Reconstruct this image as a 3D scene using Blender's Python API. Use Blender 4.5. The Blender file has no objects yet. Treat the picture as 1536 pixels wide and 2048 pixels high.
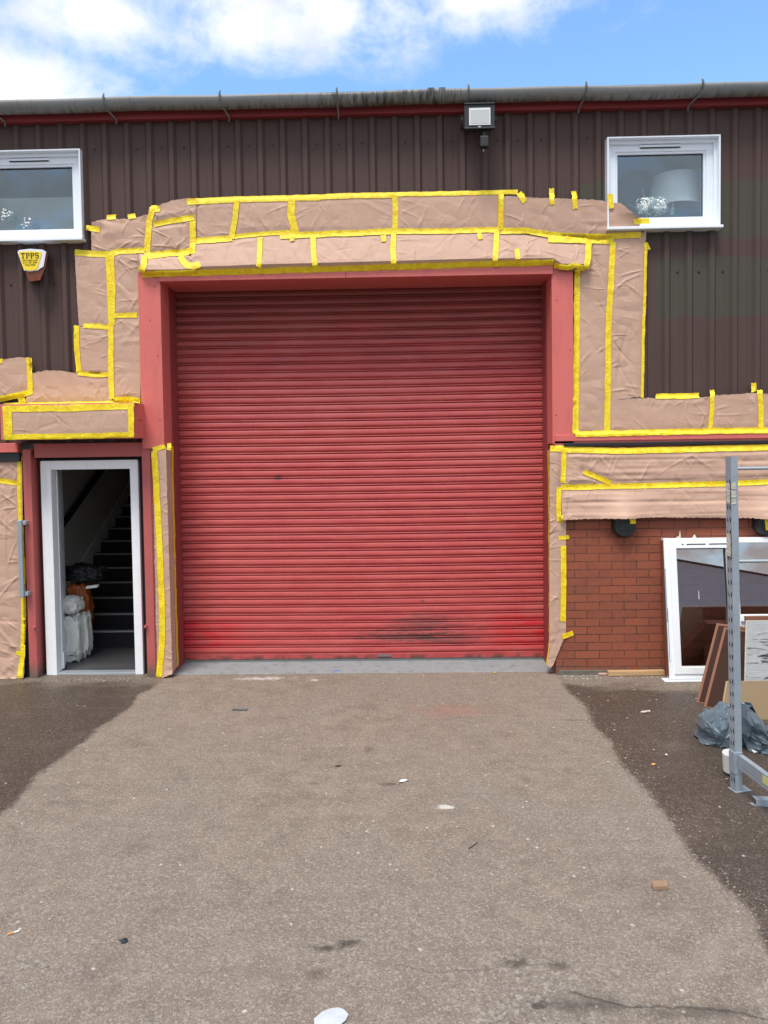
import bpy, bmesh, math, random
import numpy as np
from mathutils import Vector, Matrix, noise as mnoise
from mathutils.bvhtree import BVHTree
random.seed(7); rng = np.random.default_rng(7)
S = bpy.context.scene; COL = S.collection
R = math.radians
# ------------------------------------------------------------------ camera
F, YAW, PITCH, ROLL, H, D = 1500.0, R(1.2), R(2.19), R(.83), 2.1, 7.0
PY0 = 954.4          # height of the optical axis in the picture (the frame is shifted a little downward)
fw = Vector((-math.sin(YAW)*math.cos(PITCH), math.cos(YAW)*math.cos(PITCH), -math.sin(PITCH)))
r0 = Vector((math.cos(YAW), math.sin(YAW), 0)); u0 = r0.cross(fw)
RT = r0*math.cos(ROLL) - u0*math.sin(ROLL); UP = u0*math.cos(ROLL) + r0*math.sin(ROLL)
CP = Vector((.0415, -D, H))
cam = bpy.data.objects.new('camera', bpy.data.cameras.new('camera')); COL.objects.link(cam)
cam.matrix_world = Matrix.Translation(CP) @ Matrix((RT, UP, -fw)).transposed().to_4x4()
cam.data.sensor_fit = 'VERTICAL'; cam.data.sensor_height = 24; cam.data.lens = F/2048*24
cam.data.shift_y = -(1024-PY0)/2048; cam.data.clip_start = .05; cam.data.clip_end = 2000
S.camera = cam
def ray(px, py): return fw*F + RT*(px-768) - UP*(py-PY0)
def at(px, py, Y=None, Z=None):
    """a point of the photograph laid on the plane y=Y or z=Z"""
    d = ray(px, py)
    t = (Y+D)/d.y if Y is not None else (Z-H)/d.z
    return CP + d*t
# ------------------------------------------------------------------ node helper
class NB:
    def __init__(s, tree): s.t = tree; s.n = tree.nodes; s.l = tree.links
    def new(s, ty, **kw):
        n = s.n.new(ty)
        for k, v in kw.items(): setattr(n, k, v)
        return n
    def put(s, sock, v):
        if v is None: return
        if hasattr(v, 'is_linked') or isinstance(v, bpy.types.NodeSocket): s.l.new(v, sock)
        else:
            if isinstance(v, (tuple, list)) and len(v) == 3 and sock.type == 'RGBA': v = (*v, 1)
            sock.default_value = v
    def m(s, op, a, b=None, c=None, clamp=False):
        n = s.new('ShaderNodeMath', operation=op, use_clamp=clamp)
        s.put(n.inputs[0], a); s.put(n.inputs[1], b); s.put(n.inputs[2], c); return n.outputs[0]
    def vm(s, op, a, b=None):
        n = s.new('ShaderNodeVectorMath', operation=op); s.put(n.inputs[0], a); s.put(n.inputs[1], b); return n.outputs[0]
    def mix(s, f, a, b, mode='MIX'):
        n = s.new('ShaderNodeMix', data_type='RGBA', blend_type=mode)
        s.put(n.inputs[0], f); s.put(n.inputs[6], a); s.put(n.inputs[7], b); return n.outputs[2]
    def noise(s, vec, scale, detail=3, rough=.5, dist=0):
        n = s.new('ShaderNodeTexNoise'); s.put(n.inputs['Vector'], vec)
        n.inputs['Scale'].default_value = scale; n.inputs['Detail'].default_value = detail
        n.inputs['Roughness'].default_value = rough; n.inputs['Distortion'].default_value = dist
        return n.outputs['Fac']
    def vor(s, vec, scale, feature='F1', out='Distance'):
        n = s.new('ShaderNodeTexVoronoi', feature=feature); s.put(n.inputs['Vector'], vec)
        n.inputs['Scale'].default_value = scale; return n.outputs[out]
    def ss(s, v, a, b, lo=0., hi=1.):
        n = s.new('ShaderNodeMapRange', interpolation_type='SMOOTHSTEP'); s.put(n.inputs[0], v)
        for i, x in zip((1, 2, 3, 4), (a, b, lo, hi)): s.put(n.inputs[i], x)
        return n.outputs[0]
    def sc(s, vec, x, y, z): return s.vm('MULTIPLY', vec, (x, y, z))
    def pos(s): return s.new('ShaderNodeNewGeometry').outputs['Position']
    def xyz(s, v):
        n = s.new('ShaderNodeSeparateXYZ'); s.put(n.inputs[0], v); return n.outputs
    def bump(s, h, strength=.3, dist=.01, nrm=None):
        n = s.new('ShaderNodeBump'); s.put(n.inputs['Height'], h); n.inputs['Strength'].default_value = strength
        n.inputs['Distance'].default_value = dist; s.put(n.inputs['Normal'], nrm); return n.outputs[0]
def newmat(name):
    m = bpy.data.materials.new(name); m.use_nodes = True
    b = m.node_tree.nodes['Principled BSDF']; return m, NB(m.node_tree), b
def mat(name, col, rough=.5, metal=0., var=.12, vs=4., bump=0., bs=60., dirt=0., dirtcol=(.06, .045, .03), stretch=(1, 1, 1), spec=None):
    m, nb, b = newmat(name); p = nb.sc(nb.pos(), *stretch)
    n = nb.noise(p, vs, 5, .6)
    c = nb.mix(n, tuple(x*(1-var) for x in col), tuple(min(1, x*(1+var)) for x in col))
    if dirt: c = nb.mix(nb.m('MULTIPLY', nb.ss(nb.noise(p, vs*2.3, 6, .7), .48, .75), dirt), c, dirtcol)
    nb.put(b.inputs['Base Color'], c); b.inputs['Metallic'].default_value = metal
    nb.put(b.inputs['Roughness'], nb.m('ADD', nb.m('MULTIPLY', n, .16), rough-.08))
    if spec is not None: b.inputs['Specular IOR Level'].default_value = spec
    if bump: nb.put(b.inputs['Normal'], nb.bump(nb.noise(p, bs, 4, .6), bump, .004))
    return m
# ------------------------------------------------------------------ sky and sun
W = bpy.data.worlds.new('World'); S.world = W; W.use_nodes = True
wb = NB(W.node_tree); bg = W.node_tree.nodes['Background']
SUN_EL, SUN_AZ = 64, 200            # behind the camera, a little to its left
sky = wb.new('ShaderNodeTexSky', sky_type='NISHITA'); sky.sun_disc = False
sky.sun_elevation = R(SUN_EL); sky.sun_rotation = R(SUN_AZ); sky.air_density = 1.0; sky.dust_density = .4; sky.ozone_density = 2.0
dirv = wb.new('ShaderNodeTexCoord').outputs['Generated']
X = wb.xyz(dirv)
az = wb.m('ARCTAN2', X[0], X[1]); el = wb.m('ARCSINE', X[2])
cv = wb.new('ShaderNodeCombineXYZ'); wb.put(cv.inputs[0], az); wb.put(cv.inputs[1], wb.m('MULTIPLY', el, 1.5)); cv = cv.outputs[0]
fb = wb.noise(cv, 7., 9, .62, .35); fb2 = wb.noise(cv, 22., 6, .6, .2)
dens = None
def azel(px, py):
    d = ray(px, py).normalized(); return math.atan2(d.x, d.y), math.asin(d.z)
for (px, py, rx, ry, a) in ((20, 175, 235, 95, 1.25), (190, 25, 210, 85, .95), (480, 50, 200, 85, .95), (700, 20, 230, 95, .95), (950, -5, 200, 75, .85),
                            (60, -120, 500, 140, .9), (700, -150, 700, 150, .75)):
    ca, ce = azel(px, py)
    dx = wb.m('DIVIDE', wb.m('SUBTRACT', az, ca), rx/F); dy = wb.m('DIVIDE', wb.m('SUBTRACT', el, ce), ry/F*.92)
    q = wb.m('SUBTRACT', 1., wb.m('SQRT', wb.m('ADD', wb.m('MULTIPLY', dx, dx), wb.m('MULTIPLY', dy, dy))))
    q = wb.m('MULTIPLY', wb.m('MAXIMUM', q, -1.2), a)
    dens = q if dens is None else wb.m('SMOOTH_MAX', dens, q, .15)
front = wb.ss(X[1], .1, .5)
back = wb.m('MULTIPLY', wb.m('SUBTRACT', fb, wb.m('ADD', .24, wb.m('MULTIPLY', el, .14))), 4.)
dens = wb.m('ADD', wb.m('MULTIPLY', dens, front), wb.m('MULTIPLY', back, wb.m('SUBTRACT', 1., front)))
dens = wb.m('ADD', dens, wb.m('MULTIPLY', wb.m('SUBTRACT', fb, .5), 2.6))
dens = wb.m('ADD', dens, wb.m('MULTIPLY', wb.m('SUBTRACT', fb2, .5), .7))
cl = wb.ss(dens, -.30, 1.0)
shade = wb.ss(wb.m('ADD', fb, wb.m('MULTIPLY', wb.m('SUBTRACT', .45, el), .55)), .42, .72)
ccol = wb.mix(shade, (9.6, 9.6, 9.7), (6.9, 6.95, 7.2))
blue = wb.mix(1., sky.outputs[0], (1.95, 2.32, 2.50), 'MULTIPLY')
wb.put(bg.inputs[0], wb.mix(cl, blue, ccol)); bg.inputs[1].default_value = .092
sun = bpy.data.objects.new('sun', bpy.data.lights.new('sun', 'SUN')); COL.objects.link(sun)
sun.data.energy = 2.6; sun.data.angle = R(20); sun.data.color = (1, .92, .82)
sa, se = R(SUN_AZ), R(SUN_EL)
sdir = Vector((math.sin(sa)*math.cos(se), math.cos(sa)*math.cos(se), math.sin(se)))
sun.rotation_euler = sdir.to_track_quat('Z', 'Y').to_euler()
S.view_settings.view_transform = 'Standard'; S.view_settings.look = 'None'
S.view_settings.exposure = .42; S.view_settings.gamma = 1
# ------------------------------------------------------------------ mesh + object helpers
class MB:
    def __init__(s): s.v = []; s.f = []; s.mi = []; s.sm = []
    def add(s, vs, fs, mi=0, smooth=False):
        o = len(s.v); s.v += [tuple(v) for v in vs]
        for f in fs: s.f.append(tuple(i+o for i in f)); s.mi.append(mi); s.sm.append(smooth)
        return s
    def box(s, x0, x1, y0, y1, z0, z1, mi=0, bev=0.):
        if bev <= 0:
            v = [(x, y, z) for z in (z0, z1) for y in (y0, y1) for x in (x0, x1)]
            return s.add(v, [(0, 2, 3, 1), (4, 5, 7, 6), (0, 1, 5, 4), (2, 6, 7, 3), (0, 4, 6, 2), (1, 3, 7, 5)], mi)
        bm = bmesh.new(); bmesh.ops.create_cube(bm, size=1)
        for v in bm.verts: v.co = Vector(((x0+x1)/2+v.co.x*(x1-x0), (y0+y1)/2+v.co.y*(y1-y0), (z0+z1)/2+v.co.z*(z1-z0)))
        bmesh.ops.bevel(bm, geom=bm.edges[:], offset=bev, segments=2, affect='EDGES', profile=.5)
        return s.bm(bm, mi)
    def bm(s, bm, mi=0, smooth=False):
        bm.verts.index_update(); s.add([v.co.copy() for v in bm.verts], [[v.index for v in f.verts] for f in bm.faces], mi, smooth); bm.free(); return s
    def obox(s, o, ax, ay, az_, mi=0, bev=0.):
        """box from corner o along three edge vectors"""
        o = Vector(o); n0 = len(s.v)
        m = MB(); m.box(0, 1, 0, 1, 0, 1) if bev <= 0 else m.box(0, ax.length, 0, ay.length, 0, az_.length, 0, bev)
        sx, sy, sz = (ax, ay, az_) if bev <= 0 else (ax.normalized(), ay.normalized(), az_.normalized())
        return s.add([o+sx*v[0]+sy*v[1]+sz*v[2] for v in m.v], m.f, mi)
    def tube(s, pts, r, n=10, mi=0, cap=True, smooth=True):
        pts = [Vector(p) for p in pts]; rs = r if isinstance(r, (list, tuple)) else [r]*len(pts); vs = []; fs = []
        for i, p in enumerate(pts):
            d = (pts[min(i+1, len(pts)-1)]-pts[max(i-1, 0)]).normalized()
            a = d.cross(Vector((0, 0, 1)) if abs(d.z) < .9 else Vector((1, 0, 0))).normalized(); b = d.cross(a)
            for k in range(n):
                t = 2*math.pi*k/n; vs.append(p+(a*math.cos(t)+b*math.sin(t))*rs[i])
        for i in range(len(pts)-1):
            for k in range(n): fs.append((i*n+k, i*n+(k+1) % n, (i+1)*n+(k+1) % n, (i+1)*n+k))
        s.add(vs, fs, mi, smooth)
        if cap: s.add(vs[:n], [tuple(range(n))], mi); s.add(vs[-n:], [tuple(reversed(range(n)))], mi)
        return s
    def prism(s, poly, y0, y1, mi=0):
        """poly: (x,z) outline extruded along y"""
        n = len(poly); v = [(x, y0, z) for x, z in poly]+[(x, y1, z) for x, z in poly]
        return s.add(v, [tuple(range(n)), tuple(reversed(range(n, 2*n)))]+[(i, i+n, (i+1) % n+n, (i+1) % n) for i in range(n)], mi)
BASE = {}
def root_of(o):
    while o.parent: o = o.parent
    return o
def build(name, mb, mats, parent=None, base=None, auto=True):
    b = Vector((0, 0, 0))
    if parent is not None: b = BASE[root_of(parent).name]
    elif base is not None: b = Vector(base)
    me = bpy.data.meshes.new(name)
    me.from_pydata([(v[0]-b.x, v[1]-b.y, v[2]-b.z) for v in mb.v], [], mb.f)
    for m in (mats if isinstance(mats, (list, tuple)) else [mats]): me.materials.append(m)
    me.polygons.foreach_set('material_index', mb.mi); me.polygons.foreach_set('use_smooth', mb.sm)
    me.update()
    bm = bmesh.new(); bm.from_mesh(me)
    if len(bm.faces) < 20000: bmesh.ops.recalc_face_normals(bm, faces=bm.faces[:])
    bm.to_mesh(me); bm.free()
    o = bpy.data.objects.new(name, me); COL.objects.link(o)
    if parent is not None: o.parent = parent
    else: o.location = b; BASE[o.name] = b
    return o
def tag(o, label, cat, group=None):
    o['label'] = label; o['category'] = cat
    if group: o['group'] = group
    return o
def thing(name, base, label, cat, group=None):
    o = bpy.data.objects.new(name, None); COL.objects.link(o); o.location = base; BASE[o.name] = Vector(base)
    o.empty_display_size = .1
    return tag(o, label, cat, group)
# ------------------------------------------------------------------ materials
M = {}
RED = (.62, .145, .125)
M['red'] = mat('red_paint', RED, .5, var=.10, vs=2.5, bump=.08, bs=9, dirt=.42, dirtcol=(.36, .085, .075), stretch=(3, 3, .5))
def red_weather():
    m, nb, b = newmat('red_post_paint'); p = nb.pos(); x = nb.xyz(p)
    n = nb.noise(p, 6, 6, .65)
    c = nb.mix(n, (.40, .085, .08), (.50, .125, .115))
    d = nb.ss(nb.m('ADD', x[2], nb.m('MULTIPLY', nb.m('SUBTRACT', n, .5), .25)), .16, .02)
    c = nb.mix(d, c, (.13, .10, .08)); nb.put(b.inputs['Base Color'], c); b.inputs['Roughness'].default_value = .55
    nb.put(b.inputs['Normal'], nb.bump(nb.noise(p, 40, 4), .1, .004)); return m
M['redpost'] = red_weather()
M['fascia'] = mat('fascia_red', (.27, .034, .04), .65, var=.1, vs=2)  # red lowered so the colour carries the gutter's shadow
M['white'] = mat('white_upvc', (.80, .86, .92), .35, var=.03, vs=5, dirt=.12, dirtcol=(.5, .47, .42))
M['whitedirty'] = mat('scuffed_white_upvc', (.84, .87, .89), .4, var=.04, vs=7, dirt=.25, dirtcol=(.6, .56, .48))
M['black'] = mat('black_plastic', (.014, .017, .018), .45, var=.2, vs=20, bump=.1, bs=200)
M['void'] = mat('void_black', (.012, .011, .011), .8, var=.4, vs=8, bump=.4, bs=18)  # near-black, also stands in for the darkness of open gaps
M['grey'] = mat('grey_painted_steel', (.33, .39, .44), .42, metal=.25, var=.1, vs=9, bump=.05, bs=60, dirt=.3, dirtcol=(.16, .18, .2))
M['hole'] = mat('hole_dark', (.02, .022, .025), .8)
M['zinc'] = mat('zinc_rod', (.45, .5, .53), .4, metal=.5, var=.1)
M['tapepeel'] = mat('peeling_tape', (.55, .53, .44), .6, var=.35, vs=40, bump=.5, bs=80, dirt=.6)
M['concrete'] = mat('plinth_concrete', (.14, .13, .10), .9, var=.35, vs=12, bump=.5, bs=50, dirt=.5)
M['sill'] = mat('grey_sill_paint', (.27, .30, .31), .6, var=.12, vs=5, bump=.15, bs=60, dirt=.75, dirtcol=(.15, .135, .115))
M['wood'] = mat('pale_timber', (.50, .32, .16), .7, var=.3, vs=5, stretch=(1, 8, 8), bump=.2, bs=30)
M['brown'] = mat('brown_veneer', (.032, .010, .005), .6, var=.45, vs=6, stretch=(6, 6, .7), bump=.1, spec=.2)
M['brownedge'] = mat('brown_board_edge', (.19, .078, .042), .7, var=.2, vs=12)
M['tan'] = mat('tan_board', (.24, .17, .095), .75, var=.06, vs=3, bump=.05)
M['tanedge'] = mat('tan_board_edge', (.45, .33, .17), .8)
M['bag'] = mat('grey_polythene', (.11, .15, .18), .26, var=.45, vs=9, bump=.9, bs=17)
M['blackbag'] = mat('black_polythene', (.010, .010, .010), .5, bump=.6, bs=25)
M['orange'] = mat('orange_polythene', (.30, .075, .01), .4, bump=.5, bs=25)
M['wrap'] = mat('white_wrapping', (.74, .75, .70), .4, var=.1, vs=12, bump=.9, bs=30)
M['carpet'] = mat('dark_stair_carpet', (.018, .017, .018), .95, bump=.5, bs=300)
M['nosing'] = mat('stair_nosing', (.34, .34, .34), .5, metal=.1)
M['inwall'] = mat('stairwell_plaster', (.60, .57, .50), .8, var=.08)
M['string'] = mat('stair_string_paint', (.70, .67, .61), .6)
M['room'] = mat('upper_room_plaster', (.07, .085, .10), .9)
M['petal'] = mat('white_petals', (.92, .93, .88), .7, var=.12, vs=60)
M['leaf'] = mat('eucalyptus_leaf', (.30, .50, .36), .6, var=.3, vs=40)
M['shade'] = mat('pale_lampshade', (.92, .92, .93), .8)
M['yellow'] = mat('alarm_yellow', (.88, .66, .02), .4, var=.03)
M['alarmwhite'] = mat('alarm_white', (.72, .74, .82), .35, var=.02)
M['amber'] = mat('amber_lens', (.16, .035, .006), .15, var=.5, vs=30)
M['ink'] = mat('black_ink', (.02, .01, .005), .6)
M['lens'] = mat('floodlight_glass', (.50, .53, .53), .25, var=.05, vs=30)
M['reflector'] = mat('floodlight_reflector', (.72, .76, .70), .3)
M['glassdirt'] = mat('adhesive_scrap', (.5, .46, .4), .6)
M['plastic'] = mat('milky_plastic', (.55, .58, .60), .35, var=.1, vs=20)
M['paperw'] = mat('white_litter_paper', (.75, .77, .78), .6)
M['cork'] = mat('orange_filter', (.62, .30, .10), .8)
M['rubber'] = mat('dark_rubber', (.015, .025, .025), .6)
M['slate'] = mat('grey_offcut', (.16, .165, .16), .6, var=.2, vs=40)
M['stone'] = mat('pebbles', (.36, .33, .28), .8, var=.5, vs=90)
M['brickbit'] = mat('broken_block', (.30, .19, .12), .85, var=.25, vs=40, bump=.4, bs=100)
def shutter_mat():
    m, nb, b = newmat('shutter_red'); p = nb.pos(); x = nb.xyz(p)
    str_ = nb.noise(nb.sc(p, 1.3, .2, 9), 2.2, 6, .65); big = nb.noise(p, 1.3, 4, .6)
    c = nb.mix(nb.ss(str_, .3, .7), (.40, .043, .045), (.46, .076, .070))
    sp = nb.ss(nb.noise(p, 55, 3, .8), .72, .78, 0., .7); c = nb.mix(sp, c, (.16, .07, .055))
    c = nb.mix(nb.m('MULTIPLY', nb.ss(big, .45, .7), .35), c, (.47, .115, .10))
    # brownish grime in the upper part, deepened to paint in the shade under the lintel
    g = nb.m('MULTIPLY', nb.ss(nb.m('ADD', x[2], nb.m('MULTIPLY', nb.m('SUBTRACT', nb.noise(nb.sc(p, 1, 1, 7), 2, 5), .5), 1.1)), 2.75, 3.7), .72)
    c = nb.mix(g, c, (.15, .05, .035))
    # fresher red strips near the foot
    zb = nb.m('MULTIPLY', nb.ss(x[2], .12, .16), nb.ss(x[2], .47, .42))
    ends = nb.m('ADD', nb.ss(x[0], -1.1, -1.9), nb.ss(x[0], .75, 1.15), clamp=True)
    c = nb.mix(nb.m('MULTIPLY', nb.m('MULTIPLY', zb, ends), nb.ss(str_, .35, .6)), c, (.48, .014, .020))
    # black rubbing marks
    def blob(cx, cz, rx, rz, amp):
        dx = nb.m('DIVIDE', nb.m('SUBTRACT', x[0], cx), rx); dz = nb.m('DIVIDE', nb.m('SUBTRACT', x[2], cz), rz)
        d = nb.m('SQRT', nb.m('ADD', nb.m('MULTIPLY', dx, dx), nb.m('MULTIPLY', dz, dz)))
        d = nb.m('ADD', d, nb.m('MULTIPLY', nb.m('SUBTRACT', nb.noise(nb.sc(p, 1, 1, 9), 4.5, 7, .75), .5), 3.0))
        return nb.m('MULTIPLY', nb.ss(d, 1.05, .2), amp)
    for a in ((.30, .36, .52, .12, .52), (.42, .22, .46, .08, .58), (.02, .25, .60, .07, .6), (-1.15, 1.83, .05, .03, .7), (.25, .60, .03, .015, .8)):
        c = nb.mix(blob(*a), c, (.035, .030, .024))
    c = nb.mix(nb.m('MULTIPLY', nb.ss(x[2], .10, .04), nb.ss(nb.noise(p, 9, 5), .42, .6)), c, (.16, .045, .035))
    # vertical rain streaks and a few chips
    st = nb.ss(nb.noise(nb.sc(p, 14, 1, .35), 2.5, 5, .7), .60, .78)
    c = nb.mix(nb.m('MULTIPLY', st, .16), c, (.12, .05, .04))
    nb.put(b.inputs['Base Color'], c); b.inputs['Roughness'].default_value = .46
    nb.put(b.inputs['Normal'], nb.bump(nb.noise(nb.sc(p, 1, 1, 3), 9, 5, .6), .04, .01)); return m
M['shutter'] = shutter_mat()
def clad_mat():
    m, nb, b = newmat('brown_cladding'); p = nb.pos(); x = nb.xyz(p)
    n = nb.noise(nb.sc(p, 4, 4, .8), 2.2, 5, .6)
    c = nb.mix(n, (.070, .042, .037), (.095, .060, .053))
    wob = nb.m('MULTIPLY', nb.m('SUBTRACT', nb.noise(nb.sc(p, 3, 1, 1), 2.0, 3), .5), .12)
    def band(z0, z1, x0, k=.03):
        zz = nb.m('ADD', x[2], wob)
        a = nb.m('MULTIPLY', nb.ss(zz, z0, z0+k), nb.ss(zz, z1, z1-k)); return nb.m('MULTIPLY', a, nb.ss(x[0], x0, x0+.02))
    msk = nb.m('ADD', band(3.94, 4.48, 1.69), band(3.25, 3.80, 2.38, .015), clamp=True)
    c = nb.mix(nb.m('MULTIPLY', msk, nb.ss(n, .2, .5, .55, .85)), c, (.066, .065, .050))
    st = nb.ss(nb.noise(nb.sc(p, 12, 1, .4), 2, 5, .7), .58, .8)
    c = nb.mix(nb.m('MULTIPLY', st, .35), c, (.045, .032, .03))
    c = nb.mix(nb.ss(nb.noise(p, 26, 2, .9), .74, .78, 0., .5), c, (.16, .14, .13))
    nb.put(b.inputs['Base Color'], c); b.inputs['Roughness'].default_value = .62; b.inputs['Specular IOR Level'].default_value = .28
    nb.put(b.inputs['Normal'], nb.bump(nb.noise(nb.sc(p, 1, 1, .4), 7, 4), .1, .01)); return m
M['clad'] = clad_mat(); M['guide'] = mat('guide_rail_red', (.27, .045, .045), .5, var=.15, vs=3)
def gutter_mat():
    m, nb, b = newmat('grey_gutter'); p = nb.pos(); x = nb.xyz(p)
    c = nb.mix(nb.noise(nb.sc(p, 1, 4, 4), 5, 5, .6), (.17, .18, .18), (.25, .26, .255))
    mid = nb.m('MULTIPLY', nb.ss(x[0], -1.1, -.3), nb.ss(x[0], .62, .5))
    st = nb.m('ADD', nb.noise(nb.sc(p, 6, 1, 1), 5, 7, .75), nb.m('MULTIPLY', mid, .16))
    c = nb.mix(nb.ss(st, .55, .80), c, (.03, .028, .024))
    lo = nb.ss(x[2], 5.185, 5.115); c = nb.mix(nb.m('MULTIPLY', lo, nb.ss(nb.noise(nb.sc(p, 14, 1, 1), 3, 6, .7), .45, .6)), c, (.05, .045, .04))
    nb.put(b.inputs['Base Color'], c); b.inputs['Roughness'].default_value = .55; return m
M['gutter'] = gutter_mat()
def brick_mat():
    m, nb, b = newmat('red_brick'); p = nb.pos(); x = nb.xyz(p)
    cv = nb.new('ShaderNodeCombineXYZ'); nb.put(cv.inputs[0], nb.m('ADD', x[0], .06)); nb.put(cv.inputs[1], nb.m('ADD', x[2], .003))
    wv = nb.vm('ADD', cv.outputs[0], nb.vm('MULTIPLY', nb.new('ShaderNodeTexNoise').outputs['Color'], (0, 0, 0)))
    bt = nb.new('ShaderNodeTexBrick'); nb.put(bt.inputs['Vector'], wv)
    for k, v in (('Scale', 1.), ('Mortar Size', .0042), ('Mortar Smooth', .25), ('Bias', 0.), ('Brick Width', .225), ('Row Height', .0745)): bt.inputs[k].default_value = v
    bt.inputs['Color1'].default_value = (.29, .078, .038, 1); bt.inputs['Color2'].default_value = (.22, .060, .032, 1); bt.inputs['Mortar'].default_value = (.045, .022, .015, 1)
    n = nb.noise(p, 30, 5, .7); big = nb.noise(p, 2.4, 4)
    c = nb.mix(nb.m('MULTIPLY', nb.ss(nb.noise(nb.sc(p, 1, 1, 1), 3.2, 5, .7), .40, .58), nb.m('MULTIPLY', bt.outputs[1], .75)), bt.outputs[0], (.15, .048, .028)); c = nb.mix(nb.m('MULTIPLY', nb.ss(n, .4, .7), .45), c, (.30, .095, .05))
    c = nb.mix(nb.m('MULTIPLY', nb.ss(big, .5, .7), .3), c, (.12, .045, .035))
    low = nb.m('MULTIPLY', nb.ss(x[2], .12, .02), nb.ss(nb.noise(p, 12, 5), .4, .6)); c = nb.mix(nb.m('MULTIPLY', low, .6), c, (.12, .10, .08))
    nb.put(b.inputs['Base Color'], c); b.inputs['Roughness'].default_value = .8
    h = nb.m('ADD', nb.m('MULTIPLY', bt.outputs[1], -1.), nb.m('MULTIPLY', n, .25))
    nb.put(b.inputs['Normal'], nb.bump(h, .7, .006)); return m
M['brick'] = brick_mat()
def paper_mat():
    m, nb, b = newmat('masking_paper'); p = nb.pos()
    n = nb.noise(p, 3, 5, .6)
    c = nb.mix(n, (.49, .313, .228), (.555, .368, .275))
    c = nb.mix(nb.m('MULTIPLY', nb.ss(nb.noise(nb.sc(p, 1, 1, 1), 14, 6, .7), .5, .8), .3), c, (.56, .385, .30))
    nb.put(b.inputs['Base Color'], c); nb.put(b.inputs['Roughness'], nb.ss(n, .3, .7, .5, .62)); b.inputs['Specular IOR Level'].default_value = .35
    w = nb.vm('ADD', p, nb.vm('MULTIPLY', nb.vm('SUBTRACT', nb.new('ShaderNodeTexNoise').outputs['Color'], (.5, .5, .5)), (.0, .0, .0)))
    v1 = nb.vor(nb.sc(w, 1, 1, 1.3), 9); v2 = nb.vor(w, 26); r = nb.m('ABSOLUTE', nb.m('SUBTRACT', nb.noise(p, 8, 5, .6, .6), .5))
    h = nb.m('ADD', nb.m('MULTIPLY', v1, .35), nb.m('ADD', nb.m('MULTIPLY', v2, .10), nb.m('MULTIPLY', r, 1.1)))
    nb.put(b.inputs['Normal'], nb.bump(h, .22, .02)); return m
M['paper'] = paper_mat()
def tape_mat():
    m, nb, b = newmat('yellow_tape'); p = nb.pos()
    n = nb.noise(p, 16, 5, .7)
    c = nb.mix(nb.ss(n, .35, .65), (.80, .54, .003), (.95, .77, .02)); c = nb.mix(nb.ss(nb.noise(p, 38, 4, .7), .58, .72, 0, .5), c, (.74, .55, .02)); c = nb.mix(nb.ss(nb.noise(p, 5, 3), .55, .7, 0, .4), c, (.78, .70, .04))
    nb.put(b.inputs['Base Color'], c); b.inputs['Roughness'].default_value = .36
    h = nb.m('ADD', nb.noise(p, 45, 5, .7, .8), nb.m('MULTIPLY', nb.m('ABSOLUTE', nb.m('SUBTRACT', nb.noise(p, 18, 4, .6, 1.), .5)), 2.))
    nb.put(b.inputs['Normal'], nb.bump(h, .5, .012)); return m
M['tape'] = tape_mat()
def glass_mat(name, tint, refl, rough=.0, gt=(.70, .87, 1)):
    m, nb, b = newmat(name); nb.n.remove(b); out = nb.n['Material Output']
    tr = nb.new('ShaderNodeBsdfTransparent'); tr.inputs[0].default_value = (*tint, 1)
    gl = nb.new('ShaderNodeBsdfGlossy'); gl.inputs['Roughness'].default_value = rough; gl.inputs[0].default_value = (*gt, 1)
    fr = nb.new('ShaderNodeFresnel'); fr.inputs[0].default_value = 1.52
    mx = nb.new('ShaderNodeMixShader'); nb.put(mx.inputs[0], nb.m('ADD', fr.outputs[0], refl, clamp=True))
    nb.l.new(tr.outputs[0], mx.inputs[1]); nb.l.new(gl.outputs[0], mx.inputs[2]); nb.l.new(mx.outputs[0], out.inputs[0])
    return m
M['glass'] = glass_mat('window_glass', (.80, .88, .90), .15)
M['glass2'] = glass_mat('leaning_window_glass', (.80, .74, .74), .31, .0, (1, .93, .92))
def mottled():
    m, nb, b = newmat('weathered_painted_board'); p = nb.pos()
    n = nb.noise(nb.sc(p, 1, 1, 6), 3.2, 7, .7, .4)
    c = nb.mix(nb.noise(p, 9, 6, .7), (.26, .275, .275), (.44, .45, .45)); c = nb.mix(nb.ss(n, .55, .63), c, (.015, .014, .013))
    nb.put(b.inputs['Base Color'], c); b.inputs['Roughness'].default_value = .55; nb.put(b.inputs['Normal'], nb.bump(n, .4, .02)); return m
M['mottled'] = mottled()
def floor_mat():
    m, nb, b = newmat('grey_laminate'); p = nb.pos()
    bt = nb.new('ShaderNodeTexBrick'); nb.put(bt.inputs['Vector'], nb.vm('MULTIPLY', p, (1, 1, 0)))
    for k, v in (('Scale', 1.), ('Mortar Size', .003), ('Brick Width', 1.2), ('Row Height', .14)): bt.inputs[k].default_value = v
    bt.inputs['Color1'].default_value = (.045, .047, .05, 1); bt.inputs['Color2'].default_value = (.07, .072, .072, 1); bt.inputs['Mortar'].default_value = (.03, .03, .03, 1)
    nb.put(b.inputs['Base Color'], nb.mix(nb.noise(nb.sc(p, 1, 8, 1), 8, 5), bt.outputs[0], (.08, .08, .085), 'MIX')); b.inputs['Roughness'].default_value = .4; return m
M['floor'] = floor_mat()
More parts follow.
